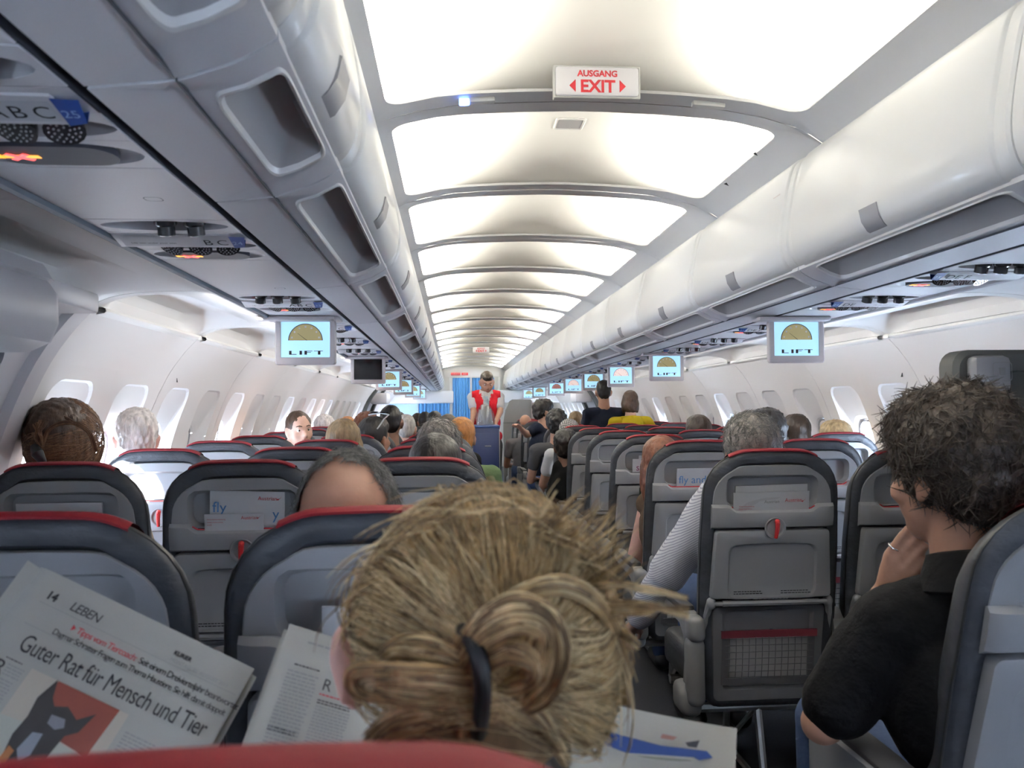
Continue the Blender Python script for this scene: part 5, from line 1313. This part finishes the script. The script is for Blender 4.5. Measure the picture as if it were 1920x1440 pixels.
# ================================================================== crew seat folded against the right exit door
t = empty('crew_jump_seat', (.86, 2.02, 0), 'dark grey folded crew seat with a pale catch at the right edge', 'jump seat')
mb = MB(); f = lambda ins, d: [(x, d, z) for x, z in rr(.26-ins, .60-ins, .045-ins*.5, 5, 6, .245, .865)]
mb.loft([f(.012, 0), f(0, .012), f(0, .07), f(.01, .08)], True, True, True); mb.build('frame', m_jump, t)
mb = MB(); f2 = lambda ins, d: [(x, d, z) for x, z in rr(.195-ins, .54-ins, .04, 5, 6, .300, .87)]
mb.loft([f2(0, .002), f2(.004, -.012), f2(.02, -.020)], True, False, True); mb.build('back_cushion', mat('jump_cushion', (.034, .036, .034), .75, bump=.3, bscale=40, bdist=.01), t)
mb = MB(); mb.rbox((.065, -.016, 1.40), (.10, .05, .095), .016); cb = mb.build('head_block', m_latch, t)
mb = MB(); mb.loft([[(.085+x, -.0425, 1.405+z) for x, z in rr(w, w*.95, .008, 4, 0)] for w in (.026, .0245)]); mb.rbox((.085, -.042, 1.405), (.016, .003, .02), .001); mb.build('emblem', m_arm, cb)
mb = MB(); mb.rbox((.06, -.015, 1.22), (.055, .035, .26), .010); mb.build('harness_guide', m_latch, t)
mb = MB(); mb.tube([(.020, -.008, 1.34), (.018, -.012, 1.2), (.024, -.006, .8)], .010, 8); mb.build('harness_strap', m_jump, t)
mb = MB(); mb.rbox((.21, -.028, 1.115), (.035, .03, .035), .006); mb.rbox((.19, -.03, 1.09), (.05, .012, .018), .004); mb.build('catch', m_metal, t)
mb = MB(); mb.box(.11, .50, -.022, -.012, 1.00, 1.008); mb.build('cushion_seam', m_dark, t, smooth=False)
# ================================================================== NEWSPAPERS AND SEAT-POCKET LITERATURE
def greek(mb, M_, x0, x1, v0, v1, lh, rnd, h=.45):
    "tiny lines of print as short dashes in a page plane (u right, v down)"
    v = v0
    while v+lh*h < v1:
        u = x0
        while u < x1-lh*.5:
            w = rnd.uniform(.8, 3.2)*lh*.6; w = min(w, x1-u); mb.add([M_ @ Vector((a, -b, .0012)) for a, b in ((u, v), (u+w, v), (u+w, v+lh*h), (u, v+lh*h))], [(0, 1, 2, 3)]); u += w+lh*.28
        v += lh
rnd = random.Random(4)
# page 14: drawn in units of photo pixels (1 unit = 1/1560 m)
U = 1/1540.
o = P(100, 1072, .985); ux = (P(460, 1245, .975)-o).normalized(); dv = P(-60, 1390, .90)-o; vy = (dv-ux*dv.dot(ux)).normalized()
nb = basis(o, ux, -vy)
NP = empty('newspaper', o, 'open newspaper with the big headline Guter Rat, held up at the lower left', 'newspaper')
S_ = Matrix.Scale(U, 4)
MP = basis((0, 0, 0), ux, -vy) @ S_
def page(mb, poly_uv, z=0): mb.add([MP @ Vector((u, -v, z)) for u, v in poly_uv], [tuple(range(len(poly_uv)))])
mb = MB(); L = []
for i in range(31):
    u = -30+430*i/30; row = []
    for j in range(17):
        v = 480*j/16; z = -1.5*math.sin((u+30)/430*PI*3)*0-18*max(0, (-u)/30)**2-6*max(0, (u-330)/70)**2
        row.append(MP @ Vector((u, -v, z)))
    L.append(row)
mb.loft(L, False); mb.build('page', m_news, NP)
mb = MB(); L = []
for i in range(12):
    u = -55+465*i/11; L.append([MP @ Vector((u, -(6+474*j/6.)-8*math.sin(u/60), -14-4*math.sin(j))) for j in range(7)])
mb.loft(L, False); mb.build('page', m_news, NP)
T = lambda mb, s, u, v, size, **k: text_into(mb, s, MP @ basis((u, -v, 1.2), (1, 0, 0), (0, 1, 0)), size, **k)
ink, gry, red = MB(), MB(), MB()
T(ink, '14', 16, 43, 19, bold=.9); T(ink, 'LEBEN', 62, 44, 22, shear=.15, spacing=.9)
for v, a, b in ((52, 12, 395), (92, 12, 395), (188-52, 12, 0)):
    if b: gry.add([MP @ Vector((u_, -v_, 1.2)) for u_, v_ in ((a, v), (b, v), (b, v+.8), (a, v+.8))], [(0, 1, 2, 3)])
T(red, 'Tipps vom Tiercoach:', 96, 82-9, 15.5, shear=.1, spacing=.86); red.add([MP @ Vector((u_, -v_, 1.2)) for u_, v_ in ((86, 62), (86, 73), (93, 67.5))], [(0, 1, 2)])
wr = max(v.co.x for v in text_mesh('Tipps vom Tiercoach:', 15.5, shear=.1, spacing=.86).vertices); T(ink, 'Seit einem Dreivierteljahr beantwortet', 96+wr+5, 73, 15.5, spacing=.82); T(ink, 'Dagmar Schratter Fragen zum Thema Haustiere. Sie hilft damit doppelt', 62, 90, 14.6, spacing=.82)
me = text_mesh('Guter Rat für Mensch und Tier', 42, bold=0, spacing=.93); wx = max(v.co.x for v in me.vertices)
ink.add([MP @ Vector((28+v.co.x*352/wx, -(134-v.co.y), 1.2)) for v in me.vertices], [list(p.vertices) for p in me.polygons])
T(ink, 'KURIER', 262, 36, 10, bold=.4); T(gry, 'MONTAG, 22. AUGUST 2011', 262, 48, 9)
T(ink, 'R', 12, 180, 34)
greek(gry, MP, 32, 62, 158, 178, 5.2, rnd); greek(gry, MP, -6, 60, 182, 420, 5.2, rnd); greek(gry, MP, 262, 318, 152+22, 330, 5.6, rnd); greek(gry, MP, 326, 384, 152+26, 330, 5.6, rnd)
greek(ink, MP, 22, 52, 150, 155, 4, rnd)
ink.build('print', m_ink, NP, smooth=False); gry.build('fine_print', m_inkg, NP, smooth=False); red.build('red_print', m_inkred, NP, smooth=False)
# picture of a dog on the page
def blob(poly, name, col, z):
    mb = MB(); mb.add([MP @ Vector((u, -v, z)) for u, v in poly], [tuple(range(len(poly)))]); return mb.build(name, mat('pic_'+name, col, .7), NP, smooth=False)
blob([(70, 150), (252, 150), (252, 340), (70, 340)], 'picture', (.50, .45, .38), 1.0)
blob([(120, 150), (235, 150), (228, 232), (118, 222)], 'picture_wall', (.20, .045, .03), 1.3)
blob([(70, 228), (120, 224), (252, 236), (252, 340), (70, 340)], 'picture_ground', (.46, .47, .42), 1.3)
hd = [(118, 148), (128, 176), (138, 186), (158, 178), (182, 190), (205, 170), (196, 205), (180, 218), (176, 246), (170, 276), (158, 300), (130, 300), (112, 280), (106, 246), (110, 215), (106, 185)]
blob(hd, 'picture_dog', (.028, .024, .024), 1.6)
blob([(142, 198), (166, 196), (172, 208), (160, 216), (144, 212)], 'picture_forehead', (.20, .20, .23), 1.9)
blob([(132, 232), (148, 228), (150, 262), (138, 276), (126, 262)], 'picture_muzzle', (.25, .27, .32), 1.9); blob([(112, 262), (124, 266), (122, 292), (110, 284)], 'picture_cheek', (.36, .14, .05), 1.9); blob([(158, 262), (168, 258), (164, 292), (154, 296)], 'picture_cheek', (.36, .14, .05), 1.9)
mb = MB(); c = [(268+9*math.cos(a), 268+9*math.sin(a)) for a in np.linspace(0, 2*PI, 20)[:-1]]; page(mb, c, 1.4); mb.build('red_dot', m_inkred, NP, smooth=False)
mb = MB(); T(mb, '?', 264, 274, 16, bold=.6); mb.v = [tuple(Vector(p)+(MP @ Vector((0, 0, .6)))) for p in mb.v]; mb.build('dot_mark', m_paper, NP, smooth=False)
greek(ink2 := MB(), MP, 282, 340, 264, 282, 7, rnd); ink2.build('print', m_ink, NP, smooth=False)
# the blonde woman's newspaper: two leaves of one sheet
o2 = P(545, 1170, .97); N2 = empty('newspaper', o2, 'newspaper held by the blonde woman, grey text page left, blue picture page right', 'newspaper')
ux2 = (P(760, 1235, .985)-o2).normalized(); dv = P(450, 1400, .90)-o2; vy2 = (dv-ux2*dv.dot(ux2)).normalized(); M2 = basis((0, 0, 0), ux2, -vy2) @ S_
mb = MB(); mb.loft([[M2 @ Vector((-2+300*i/12, -340*j/8, -14*(i/12)**2)) for j in range(9)] for i in range(13)], False); mb.build('page', m_news, N2)
mb = MB(); mb.loft([[M2 @ Vector((-8+300*i/12, -(10+340*j/8), -6-14*(i/12)**2)) for j in range(9)] for i in range(13)], False); mb.build('page', m_news, N2)
MP_, MP = MP, M2 @ Matrix.Translation((0, 0, 1.0)); g2, i2, r2 = MB(), MB(), MB()
greek(g2, MP, 22, 78, 74, 330, 6.2, rnd); greek(g2, MP, 88, 150, 118, 330, 5.2, rnd, .5); greek(g2, MP, 40, 110, 20, 26, 8, rnd)
T(i2, 'R', 88, 92, 28); greek(i2, MP, 30, 76, 62, 67, 4.5, rnd, .55); greek(r2, MP, 88, 130, 98, 103, 4.5, rnd, .55); greek(i2, MP, 88, 150, 108, 115, 4.4, rnd, .5); greek(i2, MP, 22, 70, 168, 180, 5, rnd, .55)
g2.build('fine_print', m_inkg, N2, smooth=False); i2.build('print', m_ink, N2, smooth=False); r2.build('red_print', m_inkred, N2, smooth=False)
MP = MP_
q = [P(1080, 1305, .86), P(1190, 1330, .87), P(1300, 1352, .87), P(1382, 1366, .86)]; q2 = [P(1060, 1520, .80), P(1180, 1520, .81), P(1290, 1520, .81), P(1376, 1520, .80)]
mb = MB(); top, bot = crm(q, 5), crm(q2, 5); mb.loft([[a.lerp(b, t)-o2 for a, b in zip(top, bot)] for t in np.linspace(0, 1, 8)], False); mb.build('page', m_news, N2)
def leaf(poly, name, col):
    mb = MB(); mb.add([P(x, y, .842)-o2 for x, y in poly], [tuple(range(len(poly)))]); mb.build(name, mat('leaf_'+name, col, .7), N2, smooth=False)
leaf([(1085, 1358), (1140, 1372), (1240, 1398), (1325, 1408), (1338, 1422), (1330, 1436), (1300, 1420), (1180, 1412), (1085, 1415)], 'picture_blue', (.035, .075, .26))
leaf([(1085, 1420), (1180, 1416), (1290, 1424), (1340, 1440), (1340, 1500), (1085, 1500)], 'picture_green', (.30, .31, .26))
leaf([(1242, 1376), (1270, 1382), (1262, 1388), (1238, 1384)], 'picture_spot', (.40, .20, .16)); leaf([(1285, 1392), (1312, 1388), (1306, 1402), (1290, 1400)], 'picture_speck', (.05, .05, .06))
# literature in the seat pockets: seat frame coordinates
def lit(name, label, col, x, yrow, w, z0, h, ang=0, d=-.004, th=.006, m=None, txt=(), tilt=.13, cat='leaflet', group=None, blocks=()):
    "leaflet standing in the pocket of the seat at (x,yrow); txt: (string,u,v,size,material)"
    c = Vector((XL.get(col) or XR.get(col), yrow, 0))
    def S(px, pz, dd): return Vector((px+x, -(pz-1.0)*tilt+dd, pz))
    ca, sa = math.cos(math.radians(ang)), math.sin(math.radians(ang))
    def Q(u, v, dd): return S(u*ca-v*sa, z0+u*sa+v*ca, dd)
    t = empty(name, c, label, cat, group)
    mb = MB(); mb.loft([[Q(u, v, dd) for u, v in ((-w/2, 0), (w/2, 0), (w/2, h), (-w/2, h))] for dd in (d, d+th)], True, True, True); mb.build('cover', m or m_paper, t, smooth=False)
    for k, (poly, mm) in enumerate(blocks):
        mb = MB(); mb.add([Q(u, v, d-.0008) for u, v in poly], [tuple(range(len(poly)))]); mb.build('picture', mm, t, smooth=False)
    by = {}
    for s, u, v, size, mm in txt: by.setdefault(mm.name, (mm, MB()))[1]; text_into(by[mm.name][1], s, basis(Q(u, v, d-.0014), Q(1, 0, 0)-Q(0, 0, 0), Q(0, 1, 0)-Q(0, 0, 0)), size)
    for mm, b in by.values(): b.build('lettering', mm, t, smooth=False)
    return t
m_serif = m_inkred
def arrow(u, v, s): return ([(u, v), (u+s*.55, v+s*.12), (u+s, v+s*.5), (u+s*.62, v+s*.10), (u+s*.4, v-s*.15)], m_inkred)
y1, y2, r1 = LY[1], LY[2], RY[2]
au = lambda u, v, sz: [('Austrian', u, v, sz, m_inkred)]
small = lambda u, v: [('Sicherheitsanweisung', u, v, .006, m_inkred), ('Safety instructions', u, v-.008, .006, m_inkred), ('A320', u, v-.016, .006, m_inkred)]
# R1 aisle seat
lit('brochure', 'white brochure standing behind the safety leaflet in the full-view aisle seat', 'D', .004, r1, .245, .985, .075, 1, .010)
lit('safety_leaflet', 'white safety leaflet with two small red logos in the full-view aisle seat', 'D', -.008, r1, .255, .960, .080, .5, -.020, .004, txt=au(.045, .046, .017)+[('Austrian', -.025, .043, .015, m_inkg)]+[(s, u-.01, v-.006, z, m) for s, u, v, z, m in small(-.10, .038)], blocks=[arrow(.098, .047, .018), ([(-.12, .022), (-.08, .048), (-.02, .062), (.03, .062), (.02, .056), (-.04, .05), (-.1, .012)], mat('leaf_grey', (.55, .55, .58), .5))], tilt=.13)
# left block second visible row: window, middle, aisle
lit('brochure', 'white brochure in the pocket of the near left window seat, edges of two sheets', 'A', -.012, y2, .235, .985, .078, 0, .008, .008)
lit('safety_leaflet', 'white leaflet with red logo in the near left window seat', 'A', -.010, y2, .235, .965, .078, 0, -.018, .004, txt=au(.035, .052, .016), blocks=[arrow(.085, .055, .018)])
lit('magazine', 'large white magazine with blue letters fly in the left middle seat', 'B', .008, y2, .210, .965, .125, -2.5, .000, .008, txt=au(.030, .100, .016)+[('fly', -.098, .062, .044, m_inkblue), ('y', .072, .046, .044, m_inkblue)], blocks=[arrow(.080, .103, .018)], cat='magazine')
lit('safety_leaflet', 'small white safety leaflet in front of the magazine with blue letters', 'B', -.022, y2, .165, .965, .062, 0, -.020, .004, txt=au(.020, .046, .014)+small(-.075, .045), blocks=[arrow(.062, .049, .014)])
lit('brochure', 'white brochure in the left aisle seat, right of the bald head', 'C', .015, y2, .22, .985, .092, 0, .008, .006)
lit('safety_leaflet', 'white leaflet with red logo in the left aisle seat, right of the bald head', 'C', .018, y2, .225, .965, .080, 0, -.018, .004, txt=au(.040, .055, .016), blocks=[arrow(.088, .058, .016)])
# near left row
lit('magazine', 'magazine with a green cover edge behind the newspaper headlined Guter Rat', 'B', -.02, y1, .25, .97, .060, 4, .0, .006, m=mat('mag_green', (.14, .20, .09), .5), cat='magazine')
lit('brochure', 'white folded brochure behind the newspaper headlined Guter Rat', 'B', -.02, y1, .26, .955, .055, 1, -.022, .005)
lit('brochure', 'blank white brochure standing tallest in the seat before the blonde woman', 'C', .055, y1, .20, .985, .075, 0, .006, .006)
lit('magazine', 'white magazine with red letters in the seat before the blonde woman', 'C', .03, y1, .235, .955, .085, -1, -.020, .006, txt=[('sky', -.055, .012, .050, m_inkred)], cat='magazine')
# right aisle seats two and three
lit('magazine', 'white magazine with blue letters in the second right aisle seat', 'D', .015, RY[3], .235, .985, .075, 0, -.012, .008, txt=[('fly and', -.110, .012, .046, m_inkblue)], cat='magazine')
lit('brochure', 'white brochure in the third right aisle seat, behind a magazine', 'D', .02, RY[4], .20, .985, .085, 0, .006, .006)
lit('magazine', 'white magazine with dark red letters in the third right aisle seat', 'D', .0, RY[4], .235, .985, .068, 0, -.014, .006, txt=[('sky', -.100, .008, .050, mat('ink_plum', (.25, .05, .14), .7))], cat='magazine')
lit('magazine', 'green magazine with white title tucked under the latch of the third right aisle seat', 'D', .02, RY[4], .21, .72, .185, 0, -.040, .006, m=mat('mag_dark', (.03, .05, .03), .4), txt=[('Summer', -.09, .150, .040, m_paper), ('in Paris', -.09, .115, .040, m_paper)], cat='magazine', blocks=[([(-.1, .05), (.0, .03), (.1, .06), (.1, .105), (0, .11), (-.1, .10)], mat('mag_leaf', (.10, .22, .05), .5)), ([(-.1, .0), (.1, .0), (.1, .028), (-.1, .04)], mat('mag_blot', (.4, .38, .36), .5))])
